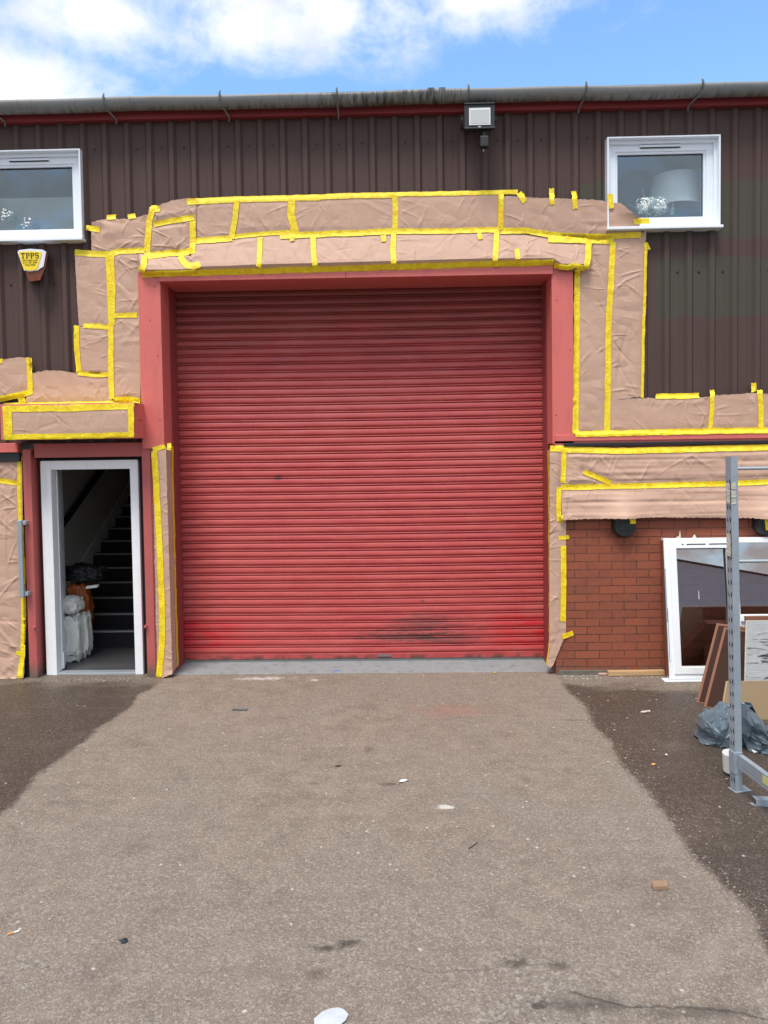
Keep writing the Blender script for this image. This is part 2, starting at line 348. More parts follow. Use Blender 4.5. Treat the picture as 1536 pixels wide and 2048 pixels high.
# ------------------------------------------------------------------ ground
def ground_mat():
    m, nb, b = newmat('yard_concrete'); p = nb.pos(); x = nb.xyz(p)
    p2 = nb.vm('MULTIPLY', p, (1, 1, 0))
    big = nb.noise(p2, .9, 5, .6); mid = nb.noise(p2, 6, 6, .65); fine = nb.noise(p2, 90, 4, .75)
    c = nb.mix(nb.ss(mid, .3, .7), (.19, .150, .115), (.262, .210, .162))
    c = nb.mix(nb.ss(big, .4, .65), c, (.225, .185, .147), 'MIX')
    gx = nb.vor(p2, 110, 'F1', 'Color'); gs = nb.xyz(gx)[0]; gs2 = nb.xyz(nb.vor(p2, 210, 'F1', 'Color')); gs3 = nb.xyz(nb.vor(p2, 62, 'F1', 'Color')); coarse = nb.ss(nb.m('ADD', big, nb.m('MULTIPLY', x[1], -.07)), .70, .95)
    wet = None
    def edge(pts, sign):
        fc = nb.new('ShaderNodeFloatCurve'); cu = fc.mapping.curves[0]
        w = sorted([(at(a, c_, Z=0).y, at(a, c_, Z=0).x) for a, c_ in pts])
        (ya, xa), (yb, xb_) = w[0], w[1]
        sl = (xb_-xa)/(yb-ya); w = [(-7.0, xa+sl*(-7.0-ya))] + w
        q = [((y+7)/7.5, xx/8+.5) for y, xx in w if y < .5]
        cu.points[0].location = q[0]; cu.points[1].location = (1, q[-1][1])
        for a in q[1:]: cu.points.new(*a)
        for pt in cu.points: pt.handle_type = 'VECTOR'
        fc.mapping.update()
        nb.put(fc.inputs['Value'], nb.m('DIVIDE', nb.m('ADD', x[1], 7.), 7.5))
        xb = nb.m('MULTIPLY', nb.m('SUBTRACT', fc.outputs[0], .5), 8.)
        d = nb.m('MULTIPLY', nb.m('SUBTRACT', x[0], xb), sign)
        d = nb.m('ADD', d, nb.m('ADD', nb.m('MULTIPLY', nb.m('SUBTRACT', nb.noise(p2, 2.6, 4, .65), .5), .15), nb.m('MULTIPLY', nb.m('SUBTRACT', nb.noise(p2, 13, 5, .7), .5), .09)))
        return nb.ss(d, -.02, .05)
    dl = edge([(330, 1360), (285, 1388), (270, 1410), (200, 1460), (150, 1500), (75, 1555), (0, 1640)], -1)
    dr = edge([(1103, 1350), (1158, 1405), (1193, 1455), (1233, 1520), (1293, 1585), (1353, 1675), (1433, 1765), (1488, 1820), (1536, 1905)], 1)
    nn = nb.m('MULTIPLY', nb.m('SUBTRACT', nb.noise(nb.sc(p2, .7, 1.4, 1), 2.2, 4, .6), .5), .7)
    dryl = nb.ss(nb.m('ADD', x[1], nn), -.42, -.16, 1., .45)      # damp fades where it meets the wall
    dryr = nb.ss(nb.m('ADD', nb.m('ADD', x[1], nn), nb.m('MULTIPLY', nb.m('SUBTRACT', x[0], 1.9), .22)), -.62, -.38, 1., .22)
    wet = nb.m('ADD', nb.m('MULTIPLY', dl, dryl), nb.m('MULTIPLY', dr, dryr), clamp=True)
    darkc = nb.mix(nb.noise(p2, 1.4, 4), (.058, .043, .035), (.084, .060, .042))
    c = nb.mix(wet, c, darkc); dryk = nb.m('SUBTRACT', 1., nb.m('MULTIPLY', wet, .62))
    # aggregate
    c = nb.mix(nb.m('MULTIPLY', dryk, nb.ss(nb.m('ADD', gs, nb.m('MULTIPLY', fine, .3)),   .88, 1.06, 0., .42)), c, (.42, .38, .32))
    c = nb.mix(nb.ss(gs2[1], .78, .96, 0., .5), c, (.07, .058, .05))
    c = nb.mix(nb.m('MULTIPLY', dryk, nb.ss(gs2[0], .90, .98, 0., .36)), c, (.50, .46, .40))
    c = nb.mix(nb.m('MULTIPLY', coarse, nb.ss(gs3[0], .86, .93, 0., .5)), c, (.40, .35, .29)); c = nb.mix(nb.m('MULTIPLY', coarse, nb.ss(gs3[1], .86, .93, 0., .45)), c, (.10, .08, .065))
    tr_ = nb.noise(nb.sc(p2, .5, 7, 1), 2.2, 5, .65); c = nb.mix(nb.ss(tr_, .52, .72, 0., .30), c, (.15, .118, .092)); bl_ = nb.noise(p2, 2.1, 6, .7, .5); c = nb.mix(nb.m('MULTIPLY', dryk, nb.ss(bl_, .54, .72, 0., .38)), c, (.30, .25, .20)); c = nb.mix(nb.ss(bl_, .46, .30, 0., .35), c, (.13, .10, .08))
    gb = nb.xyz(nb.vor(p2, 30, 'F1', 'Color')); c = nb.mix(nb.m('MULTIPLY', nb.ss(gb[0], .975, .985), nb.ss(nb.vor(p2, 30), .30, .18)), c, (.50, .45, .38))
    def blob(px, py, rx, ry, k, col, amp=1., rag=1.6, sc=9):
        nonlocal c
        q = at(px, py, Z=0); dx = nb.m('DIVIDE', nb.m('SUBTRACT', x[0], q.x), rx); dy = nb.m('DIVIDE', nb.m('SUBTRACT', x[1], q.y), ry)
        d = nb.m('SQRT', nb.m('ADD', nb.m('MULTIPLY', dx, dx), nb.m('MULTIPLY', dy, dy)))
        d = nb.m('ADD', d, nb.m('MULTIPLY', nb.m('SUBTRACT', nb.noise(p2, sc, 6, .7), .5), rag))
        c = nb.mix(nb.m('MULTIPLY', nb.ss(d, 1.05, 1.05-k), amp), c, col)
    dk = (.035, .030, .024)
    blob(655, 1896, .09, .035, .9, dk, .75, 2.4, 14); blob(700, 1886, .08, .035, .9, dk, .7, 2.4, 14); blob(632, 1948, .07, .05, .9, (.09, .05, .035), .5)
    blob(1035, 1926, .08, .045, .95, dk, .6, 2.2, 14); blob(1122, 1932, .07, .035, .9, dk, .55); blob(1076, 2012, .028, .02, .6, dk, .7)
    blob(780, 1568, .12, .035, .9, (.07, .05, .04), .6); blob(625, 1567, .05, .03, .9, dk, .4); blob(738, 1498, .05, .06, .9, dk, .35)
    blob(525, 1357, .28, .06, .8, (.50, .48, .44), .8, 3.0, 22); blob(630, 1360, .05, .03, .8, (.6, .58, .53), .8, 2.4, 30)
    blob(905, 1422, .45, .22, 1., (.30, .12, .09), .38, 1.8, 5); blob(1180, 2010, .30, .06, .95, (.07, .062, .05), .75, 2.0, 7); blob(1400, 2025, .30, .05, .95, (.07, .062, .05), .6, 2.0, 7)
    blob(890, 1614, .06, .035, .6, (.62, .60, .55), .8, 2.0, 30); blob(1150, 1440, .12, .03, .8, (.08, .06, .05), .4)
    # cracks
    def crack(pts, wd, amp):
        nonlocal c
        for a, b_ in zip(pts, pts[1:]):
            A = at(*a, Z=0); B = at(*b_, Z=0); dv = (B-A); L = dv.length; dv = dv/L
            rx_ = nb.m('SUBTRACT', x[0], A.x); ry_ = nb.m('SUBTRACT', x[1], A.y)
            t = nb.m('ADD', nb.m('MULTIPLY', rx_, dv.x), nb.m('MULTIPLY', ry_, dv.y))
            s_ = nb.m('ADD', nb.m('MULTIPLY', rx_, -dv.y), nb.m('MULTIPLY', ry_, dv.x))
            s_ = nb.m('ADD', s_, nb.m('MULTIPLY', nb.m('SUBTRACT', nb.noise(p2, 11, 5, .6), .5), .07))
            k = nb.m('MULTIPLY', nb.ss(nb.m('ABSOLUTE', s_), wd, wd*.3), nb.m('MULTIPLY', nb.ss(t, -.02, .02), nb.ss(t, L+.02, L-.02)))
            c = nb.mix(nb.m('MULTIPLY', k, amp), c, dk)
    crack([(1140, 1985), (1250, 2012), (1400, 2015), (1536, 2037)], .010, .55)
    crack([(700, 1915), (880, 1945), (1010, 1935), (1150, 1925)], .005, .3)
    nb.put(b.inputs['Base Color'], c)
    rg = nb.m('SUBTRACT', .88, nb.m('MULTIPLY', wet, .42)); nb.put(b.inputs['Roughness'], rg)
    b.inputs['Specular IOR Level'].default_value = .35
    h = nb.m('ADD', nb.m('MULTIPLY', nb.vor(p2, 75), .5), nb.m('ADD', nb.m('MULTIPLY', fine, .8), nb.m('MULTIPLY', nb.vor(p2, 32), .5)))
    h = nb.m('ADD', h, nb.m('MULTIPLY', mid, 1.2))
    nb.put(b.inputs['Normal'], nb.bump(h, .6, .008)); return m
g = MB(); g.add([(-150, -200, 0), (150, -200, 0), (150, 0, 0), (-150, 0, 0), (-150, 200, 0), (150, 200, 0)], [(0, 1, 2, 3), (3, 2, 5, 4)])
go = build('ground', g, ground_mat()); go['kind'] = 'structure'
# loose chippings, far too many to count
st = MB()
def stone(x, y, r):
    vs = []; k = 5; a0 = random.random()*6
    for i in range(k): t = a0+6.283*i/k; q = r*random.uniform(.7, 1.25); vs.append((x+q*math.cos(t), y+q*.8*math.sin(t), .0005))
    vs2 = [((v[0]-x)*.6+x, (v[1]-y)*.6+y, r*random.uniform(.5, .9)) for v in vs]
    st.add(vs+vs2, [(i, (i+1) % k, (i+1) % k+k, i+k) for i in range(k)]+[tuple(range(k, 2*k))])
edge_r = [(1158, 1405), (1193, 1455), (1233, 1520), (1293, 1585), (1353, 1675), (1433, 1765), (1488, 1820), (1536, 1905)]
for i in range(420):
    k = random.randrange(len(edge_r)-1); t = random.random(); a, b_ = edge_r[k], edge_r[k+1]
    q = at(a[0]+(b_[0]-a[0])*t, a[1]+(b_[1]-a[1])*t, Z=0); stone(q.x+random.gauss(.02, .07), q.y+random.gauss(0, .07), random.uniform(.0015, .005))
for i in range(900):
    q = at(random.uniform(-40, 1576), random.uniform(1350, 2080), Z=0); stone(q.x, q.y, random.choice((.0015, .002, .002, .003, .0045)))
for i in range(160): stone(random.uniform(1.5, 2.6), random.uniform(-.30, -.17), random.uniform(.003, .009))
for i in range(120): stone(random.uniform(-3.5, -2.3), random.uniform(-.26, -.14), random.uniform(.002, .007))
so = build('loose_chippings', st, M['stone']); so['kind'] = 'stuff'; so['label'] = 'pale loose chippings scattered over the yard surface'; so['category'] = 'chippings'
# ------------------------------------------------------------------ the building
YC = -.07            # pans of the cladding; rib crowns at -.10
YR = -.102
bld = thing('warehouse_building', (0, 0, 0), 'brown ribbed metal warehouse with large red roller shutter door and brick base', 'building')
COLL = MB()          # simple collision shapes the tape is draped over
def part(name, mb, mats, parent=bld): return build(name, mb, mats, parent)
XL, XR = -6.5, 6.5
# windows first (their openings cut the cladding)
def wrect(px0, py0, px1, py1, Y):
    a = at(px0, py0, Y); b_ = at(px1, py1, Y); return a.x, b_.x, b_.z, a.z
WR = (1.935, 2.940, 4.022, 4.850)                       # x0 x1 z0 z1 of the right upper window, outer trim
WL = (-2.815-1.005, -2.815, 4.028, 4.856)
DOORX = (-2.115, 1.434); LZ = 3.645
holes = [(WR[0]+.02, WR[1]-.02, WR[2]+.02, WR[3]-.02), (WL[0]+.02, WL[1]-.02, WL[2]+.02, WL[3]-.02), (DOORX[0], DOORX[1], 0, LZ+.02), (-3.7, -2.0, 0, 2.2)]
p0 = at(521, 270, YC).x; pitch = (at(1467.5, 270, YC).x-at(165.9, 290, YC).x)/29
cl_ = MB(); xs = []; k0 = int((XL-p0)/pitch)-1
for k in range(k0, int((XR-p0)/pitch)+1):
    c = p0+k*pitch
    xs += [(c-.042, 0), (c-.019, 1), (c+.019, 1), (c+.042, 0), (c+.042+.045, 0), (c+.042+.050, .07), (c+pitch-.042-.050, .07), (c+pitch-.042-.045, 0)]
def yof(t): return YC+(YR+.002-YC)*t
prof = list(xs)
for h in holes:
    for e in h[:2]:
        for (a, ta), (b_, tb) in zip(xs, xs[1:]):
            if a < e < b_: prof.append((e, ta+(tb-ta)*(e-a)/(b_-a)))
prof.sort()
for (a, ta), (b_, tb) in zip(prof, prof[1:]):
    if b_-a < 1e-5: continue
    mx = (a+b_)/2; spans = [(2.17, 5.14)]
    for h in holes:
        if h[0] < mx < h[1]:
            ns = []
            for s0, s1 in spans:
                if h[2] > s0: ns.append((s0, min(s1, h[2])))
                if h[3] < s1: ns.append((max(s0, h[3]), s1))
                if not (h[2] > s0 or h[3] < s1): pass
            spans = [q for q in ns if q[1]-q[0] > 1e-4]
    for s0, s1 in spans: cl_.add([(a, yof(ta), s0), (b_, yof(tb), s0), (b_, yof(tb), s1), (a, yof(ta), s1)], [(0, 1, 2, 3)])
part('cladding', cl_, M['clad'])
q = MB(); q.tube([(0, YC-.012, 0), (0, YC, 0)], [.006, .009], 6); q.tube([(0, YC-.005, 0), (0, YC-.0005, 0)], .011, 8)
scr = part('fixing_screw', q, M['black']); first = True
for k in range(k0, int((XR-p0)/pitch)+1):
    c = p0+(k+.5)*pitch
    for z, mod in ((4.875, (0, 2, 3)), (3.66, (0, 2, 3))):
        if abs(c) < 4.2 and k % 4 in mod and not any(h[0]-.03 < c < h[1]+.03 and h[2]-.02 < z < h[3]+.05 for h in holes):
            o_ = scr if first else scr.copy()
            if not first: COL.objects.link(o_); o_.parent = bld
            first = False; o_.location = (c+random.uniform(-.01, .01), 0, z+random.uniform(-.004, .004))
# fascia, roof, gutter
fa = MB(); fa.box(XL, XR, -.15, -.135, 5.106, 5.27); fa.box(XL, XR, -.135, -.06, 5.112, 5.12); part('fascia', fa, M['fascia'])
rf = MB(); rf.add([(XL, -.2, 5.28), (XR, -.2, 5.28), (XR, 7, 6.2), (XL, 7, 6.2), (XL, -.2, 5.25), (XR, -.2, 5.25), (XR, 7, 6.17), (XL, 7, 6.17)], [(0, 1, 2, 3), (7, 6, 5, 4), (0, 4, 5, 1)]); part('roof', rf, M['gutter'])
gt = MB(); n = 14; vs = []; GY, GZ, GR = -.235, 5.230, .078
seg = np.linspace(XL, XR, 60)
for x in seg:
    for k in range(n+1):
        t = math.pi*k/n; sag = .004*math.sin(x*2.1)+.003*math.sin(x*5)
        vs.append((x, GY-GR*math.cos(t), GZ+sag-GR*1.15*math.sin(t)))
    for k in range(n, -1, -1):
        t = math.pi*k/n; vs.append((x, GY-(GR-.004)*math.cos(t), GZ+sag-(GR-.004)*1.15*math.sin(t)))
mrow = 2*(n+1); fs = []
for i in range(len(seg)-1):
    for k in range(mrow): a = i*mrow+k; b_ = i*mrow+(k+1) % mrow; fs.append((a, b_, b_+mrow, a+mrow))
gt.add(vs, fs, 0, True)
GX0, GX1 = GY-GR, GY+GR
gutter = part('gutter', gt, M['gutter'])
def hoop(x0, x1, r, mb, mi=0):
    vs = []; k_ = 14
    for x in (x0, x1):
        for rr in (r, r-.006):
            for k in range(k_+1): t = math.pi*k/k_; vs.append((x, GY-rr*math.cos(t), GZ+.012-(rr)*1.15*math.sin(t)))
    q = k_+1; fs = []
    for k in range(k_): fs += [(k, k+1, 2*q+k+1, 2*q+k), (q+k, 3*q+k, 3*q+k+1, q+k+1), (k, q+k, q+k+1, k+1), (2*q+k, 2*q+k+1, 3*q+k+1, 3*q+k)]
    mb.add(vs, fs, mi, True)
for px in (862, 884):
    j = MB(); x = at(px, 190, -.3).x; hoop(x-.028, x+.028, GR+.010, j); build('joint', j, M['gutter'], gutter)
for px, lean in ((208, .05), (440, .045), (674, .0), (937, .0), (1172, -.03), (1405, -.07), (-22, .06)):
    j = MB(); x = at(px, 195, -.3).x; hoop(x-.009, x+.009, GR+.007, j)
    j.tube([(x+lean*.1, GY-GR-.004, GZ+.03), (x, GY-GR-.01, GZ-.02), (x+lean*.4, GY-.03, GZ-GR*1.2), (x+lean, -.158, GZ-.125), (x+lean, -.152, GZ-.165)], .008, 8)
    build('bracket', j, M['slate'], gutter)
# ---- upper windows
def window(R_, px_vent, side):
    x0, x1, z0, z1 = R_; YT = -.155
    fr = MB(); t = .022; yf = -.075                  # window frame set back in its white trim
    a0, a1, b0, b1 = x0+.035, x1-.035, z0+.055, z1-.030
    fr.box(a0, a1, yf, .0, b1-.075, b1, 0, .004); fr.box(a0, a1, yf, .0, b0, b0+.062, 0, .004)
    fr.box(a0, a0+.062, yf+.001, .0, b0+.06, b1-.073, 0, .004); fr.box(a1-.062, a1, yf+.001, .0, b0+.06, b1-.073, 0, .004)
    i0, i1, j0, j1 = a0+.060, a1-.060, b0+.060, b1-.073
    fr.box(i0, i1, yf+.012, .0, j1-.022, j1+.001, 0, .004); fr.box(i0, i1, yf+.012, .0, j0-.001, j0+.022, 0, .004)
    fr.box(i0-.001, i0+.022, yf+.0125, .0, j0+.02, j1-.02, 0, .004); fr.box(i1-.022, i1+.001, yf+.0125, .0, j0+.02, j1-.02, 0, .004)
    w = part('window', fr, M['white'])
    tr = MB(); tr.box(x0, x1, YT, -.02, z1-.014, z1, 0, .003); tr.box(x0, x0+.014, YT, -.02, z0+.03, z1-.012, 0, .003); tr.box(x1-.014, x1, YT, -.02, z0+.03, z1-.012, 0, .003)
    tr.box(x0+.012, x1-.012, -.105, -.06, z1-.045, z1-.012, 0, .003); tr.box(x0+.012, x0+.038, -.10, -.06, z0+.05, z1-.04, 0, .003); tr.box(x1-.038, x1-.012, -.10, -.06, z0+.05, z1-.04, 0, .003)
    build('outer_trim', tr, M['white'], w)
    sl = MB(); sl.box(x0-.012, x1+.012, -.19, -.05, z0, z0+.026, 0, .005); sl.box(x0+.01, x1-.01, -.13, -.06, z0+.026, z0+.056, 0, .003); build('sill', sl, M['white'], w)
    vx = at(px_vent[0], 300, -.08).x, at(px_vent[1], 300, -.08).x
    v = MB(); v.box(vx[0], vx[1], yf-.014, yf, b1-.042, b1-.022, 0, .003); v.box(vx[0]+.008, vx[1]-.008, yf-.012, yf, b1-.049, b1-.0425, 1); build('trickle_vent', v, [M['white'], M['hole']], w)
    gl = MB(); gl.add([(i0+.015, -.035, j0+.015), (i1-.015, -.035, j0+.015), (i1-.015, -.035, j1-.015), (i0+.015, -.035, j1-.015)], [(0, 1, 2, 3)]); build('pane', gl, M['glass'], w)
    sk = MB(); q = .02; sk.box(i0+.018, i1-.018, -.045, -.037, j1-.030, j1-.020); sk.box(i1-.028, i1-.020, -.045, -.037, j0+.02, j1-.03); sk.box(i0+.018, i0+.024, -.045, -.037, j0+.02, j1-.03); build('gasket', sk, M['black'], w)
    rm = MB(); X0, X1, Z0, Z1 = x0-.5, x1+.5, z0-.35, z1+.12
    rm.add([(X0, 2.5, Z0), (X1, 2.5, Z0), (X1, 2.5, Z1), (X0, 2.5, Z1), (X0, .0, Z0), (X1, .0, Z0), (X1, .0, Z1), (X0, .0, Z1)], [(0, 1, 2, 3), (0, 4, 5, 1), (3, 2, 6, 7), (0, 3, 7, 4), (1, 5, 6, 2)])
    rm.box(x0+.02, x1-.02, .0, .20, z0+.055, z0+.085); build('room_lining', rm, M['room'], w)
    COLL.box(x0-.01, x1+.01, YT, 0, z0, z1)
    return i0, i1, j0, j1
window(WR, (1279, 1362), 1); window(WL, (17, 98), 0)
# ---- red surround of the shutter
YS = -.15; X0, X1 = DOORX; XO0, XO1 = -2.32, 1.628; ZB = 2.13
jl = MB(); jl.box(XO0, X0, YS, .30, ZB, LZ+.10, 0, .004); part('left_jamb', jl, M['red'])
jr = MB(); jr.box(X1, XO1, YS, .30, ZB-.01, LZ+.10, 0, .004); part('right_jamb', jr, M['red'])
li = MB(); li.box(X0-.01, X1+.01, YS-.02, -.02, LZ, LZ+.13, 0, .004); li.box(X0+.001, X1-.001, -.03, .42, LZ+.004, LZ+.10); xj = at(692, 545, YS).x
li.box(xj-.002, xj+.002, YS-.0215, YS-.018, LZ+.003, LZ+.07, 1); part('lintel', li, [M['red'], M['black']])
COLL.box(X0-.01, X1+.01, YS-.022, 0, LZ, LZ+.13); COLL.box(X1, XO1, YS, .3, ZB, LZ+.1); COLL.box(XO0, X0, YS, .3, ZB, LZ+.1)
q = MB(); q.tube([(0, -.004, 0), (0, 0, 0)], [.004, .006], 8)
for i, (px, py) in enumerate(((309, 573), (315, 712), (320, 840), (1112, 600), (1140, 700), (1112, 830), (300, 640))):
    a = at(px, py, YS); o_ = part('rivet', q, M['fascia']) if i == 0 else o_.copy()
    if i: COL.objects.link(o_); o_.parent = bld
    o_.location = (a.x, YS, a.z)
# red ledge under the right-hand cladding and the left-hand one
le = MB(); le.box(X1+.02, XR, -.165, -.10, 2.142, 2.20, 0, .004); le.box(X1+.02, XR, -.150, 0., 2.106, 2.1415); part('drip_ledge', le, M['red'])
le = MB(); le.box(XL, -3.47, -.165, -.10, 2.113, 2.20, 0, .004); part('drip_ledge', le, M['red'])
le = MB(); le.box(XL, XR, -.09, -.085, 2.04, 2.112); 
gp = MB(); gp.box(X1+.10, XR, -.165, -.152, 2.095, 2.125, 0, .004); part('ledge_gap_shade', gp, M['black'])  # black strips drawn in for the shaded gap under each ledge
gp = MB(); gp.box(XL, -3.47, -.135, -.10, 2.03, 2.11, 0, .004); part('ledge_gap_shade', gp, M['black'])
# ---- roller shutter
SY = .33; sx0, sx1 = -2.19, 1.49; pz = .0795; prof_ = []
nsl = 46
ztop = .075+nsl*pz
curt = MB(); X_ = np.linspace(sx0, sx1, 25); one = []
for t, q_ in ((0, 0), (.08, .40), (.22, .66), (.42, .88), (.62, 1.), (.78, .95), (.90, .68), (1, .15)): one.append((.002+.055*t, .002-.013*q_))
one += [(.0583, .006), (.0598, .004)]
for t, q_ in ((0, .1), (.35, .8), (.75, 1.), (1, .4)): one.append((.0605+.0130*t, .001-.009*q_))
one += [(.0742, .010), (.0757, .010), (.0775, .010), (.0788, .005)]
rows = []
for s_ in range(nsl):
    off = random.uniform(-.0015, .0015)
    for dz, dy in one: rows.append((ztop-s_*pz-dz, dy+off, s_))
vs = []
for z, dy, s_ in rows:
    for x in X_: vs.append((x, SY+dy+.004*math.sin(x*1.7+s_*.13)+.0008*mnoise.noise(Vector((x*1.3, s_*.3, 0))), z-.006*math.cos((x+.33)*.9)+.0006*mnoise.noise(Vector((x*1.2, s_*.2, 5)))))
nx = len(X_); fs = [(i*nx+j, i*nx+j+1, (i+1)*nx+j+1, (i+1)*nx+j) for i in range(len(rows)-1) for j in range(nx-1)]
curt.add(vs, fs, 0, False)
sh = part('roller_shutter', curt, M['shutter'])
b_ = MB(); b_.box(sx0+.02, sx1-.01, SY-.012, SY+.02, .035, .078, 0, .003); build('bottom_rail', b_, M['shutter'], sh)
b_ = MB(); b_.box(sx0+.02, sx1-.01, SY-.005, SY+.02, -.002, .034, 0, .003); build('foot_seal', b_, M['slate'], sh)
b_ = MB(); b_.box(-.20, -.06, SY-.016, SY-.012, .050, .070, 0, .002)
for k in range(9): b_.box(-.195+k*.015, -.187+k*.015, SY-.019, SY-.0165, .053, .067)
build('vent_plate', b_, M['slate'], sh)
for xa, xb in ((-2.20, X0+.004), (X1-.004, 1.50)):
    b_ = MB(); b_.box(xa, xb, .085, .093, .0, LZ+.05, 0, .003)
    if xa < 0: b_.box(xb-.006, xb, .091, SY-.02, .0, LZ+.05)
    else: b_.box(xa, xa+.006, .091, SY-.02, .0, LZ+.05)
    build('guide_rail', b_, M['guide'], sh)
b_ = MB(); b_.tube([(X0, .52, LZ+.10), (X1, .52, LZ+.10)], .20, 20); build('barrel', b_, M['shutter'], sh)
bk = MB(); bk.box(-2.6, 1.9, .60, .62, -.1, 4.2); bk.box(-2.6, 1.9, .2, .62, LZ+.35, LZ+.37); bk.box(XL, XR, 6.9, 7, -.1, 6.15); bk.box(XL-.1, XL, -.06, 7, -.1, 5.24); bk.box(XR, XR+.1, -.06, 7, -.1, 5.24); bk.box(2.2, XR, .29, .31, -.1, 2.2); part('back_panel', bk, M['void'])
# reveals below the jamb flashing
YB = -.15
rv = MB(); rv.box(X1+.02, XR, YB, .30, -.05, 2.105); part('brick_wall', rv, M['brick'])
rv = MB(); rv.box(-2.25, X0-.012, YB+.01, .30, -.05, 2.14); part('brick_pier', rv, M['brick'])
pl = MB(); pl.box(X1+.045, 2.1, YB-.012, YB+.02, -.02, .042, 0, .006); part('plinth', pl, M['concrete'])
th = MB(); th.add([(sx0-.06, .40, .006), (sx1+.05, .40, .006), (sx1+.03, -.05, .006), (sx0-.02, -.05, .006), (sx0-.02, -.055, -.01), (sx1+.03, -.055, -.01)], [(0, 3, 2, 1), (3, 4, 5, 2)]); part('threshold', th, M['sill'])
COLL.box(X1+.02, XR, YB, .3, 0, 2.1); COLL.box(-2.25, X0-.012, YB+.01, .3, 0, 2.14); COLL.box(X1+.02, XR, -.165, 0, 2.142, 2.2)
COLL.add([(XL, YR, 2.17), (XR, YR, 2.17), (XR, YR, 5.12), (XL, YR, 5.12)], [(0, 1, 2, 3)])
# ---- entrance with its hood
YP = -.13
for a, b2, nm in ((-3.445, -3.368, 'left_post'), (-2.335, -2.255, 'right_post')):
    q = MB(); q.box(a, b2, YP, .03, -.01, 2.14, 0, .004); part(nm, q, M['redpost'])
q = MB(); q.box(-3.345, -2.325, YP+.02, .03, 2.06, 2.19, 0, .003); part('door_header', q, M['redpost'])
for px, py in ((68, 1255), (291, 1253)):
    c = at(px, py, YP-.02); q = MB(); q.tube([c+Vector((0, .03, 0)), c, c+Vector((0, -.02, 0))], [.012, .014, .010], 10); part('bolt', q, M['redpost'])
hx0, hx1 = at(5, 840, -.40).x, at(268, 840, -.40).x
hd = MB(); hd.box(hx0-.02, hx1+.002, -.40, -.10, 2.225, 2.54, 0, .004); hd.box(hx1+.001, hx1+.005, -.399, -.10, 2.227, 2.538)
part('door_hood', hd, M['red']); COLL.box(hx0-.02, hx1+.002, -.40, -.10, 2.225, 2.54)
q = MB(); c = at(287, 842, -.25)                       # scratched marks on the side of the hood
for k in range(3): q.box(hx1+.0052, hx1+.0062, -.29+k*.03, -.276+k*.03, 2.375+.006*(k % 2), 2.395)
part('scratch_mark', q, M['fascia'])
vo = MB(); vo.box(-3.34, -3.285, -.02, .10, 0, 2.07); vo.box(-2.42, -2.25, -.01, .12, 0, 2.12); vo.box(-3.34, -2.3, .0, .10, 2.02, 2.07); part('gap_backing', vo, M['void'])  # black backing put in for the dark gaps around the door frame
FX0, FX1, FZ = -3.325, -2.400, 2.03
fr = MB()
fr.box(FX0, FX0+.060, -.045, .06, 0, FZ-.01, 0, .006); fr.box(FX0+.058, FX0+.105, -.055, .06, .0, FZ-.012, 0, .006)
fr.box(FX1-.078, FX1, -.05, .06, 0, FZ-.012, 0, .006); fr.box(FX0+.003, FX1-.003, -.048, .06, FZ-.085, FZ, 0, .006)
df = part('door_frame', fr, M['whitedirty'])
q = MB(); q.box(FX0+.10, FX1-.07, -.05, .05, .0, .022, 0, .004); build('door_sill', q, M['zinc'], df)
for k in range(16):
    pass
q = MB(); hA = Vector((FX0+.112, .06, .03)); hB = Vector((at(124, 925, .55).x, .55, .03)); dv = hB-hA; nn_ = Vector((dv.y, -dv.x, 0)).normalized()
q.obox(hA, dv, -nn_*.045, Vector((0, 0, FZ-.12)), 0, .004); lf = part('door_leaf', q, M['white'])
q = MB(); q.obox(hA+nn_*.001+Vector((0, 0, .0)), dv, nn_*.010, Vector((0, 0, .16)), 0, .004); build('kick_rail', q, M['white'], lf)
# interior
inn = MB(); wx = -3.79; rx = -2.30
inn.add([(wx, .06, 0), (wx, 5, 0), (wx, 5, 4.5), (wx, .06, 4.5)], [(0, 1, 2, 3)])
inn.add([(rx, .06, 0), (rx, 5, 0), (rx, 5, 4.5), (rx, .06, 4.5)], [(0, 3, 2, 1)])
inn.add([(wx, 5, 0), (rx, 5, 0), (rx, 5, 4.5), (wx, 5, 4.5)], [(0, 1, 2, 3)]); inn.add([(wx, .07, 4.5), (rx, .07, 4.5), (rx, 5, 4.5), (wx, 5, 4.5)], [(0, 1, 2, 3)])
inn.add([(wx, .07, 2.06), (rx, .07, 2.06), (rx, .07, 4.5), (wx, .07, 4.5)], [(0, 1, 2, 3)]); inn.add([(wx, .07, 0), (FX0, .07, 0), (FX0, .07, 2.06), (wx, .07, 2.06)], [(0, 1, 2, 3)])
part('stairwell_walls', inn, M['inwall'])
fl = MB(); fl.box(wx, rx, .05, 1.0, -.005, .012); part('hall_floor', fl, M['floor'])
stc = MB(); sk = [(1.0-.10, .12), (1.0, .36), (1.0+.25*12, .36+.132*12), (1.0+.25*12, .10+.132*12), (1.0, .05)]
stc.add([(wx+.002, y, z) for y, z in sk]+[(wx+.03, y, z) for y, z in sk], [(0, 1, 2, 3, 4), (9, 8, 7, 6, 5), (0, 5, 6, 1), (1, 6, 7, 2), (2, 7, 8, 3), (3, 8, 9, 4), (4, 9, 5, 0)])
stair = part('staircase', stc, M['string'])
z = 0; 
for k in range(13):
    y0 = .9+.25*k; zt = .19+.132*k; q = MB()
    q.box(wx+.03, rx-.005, y0, y0+.252, zt-(.19 if k == 0 else .132), zt, 0); q.box(wx+.031, rx-.006, y0-.012, y0+.03, zt-.012, zt+.003, 1)
    build('step', q, [M['carpet'], M['nosing']], stair)
hr = MB(); a = at(125, 1062, .35); 
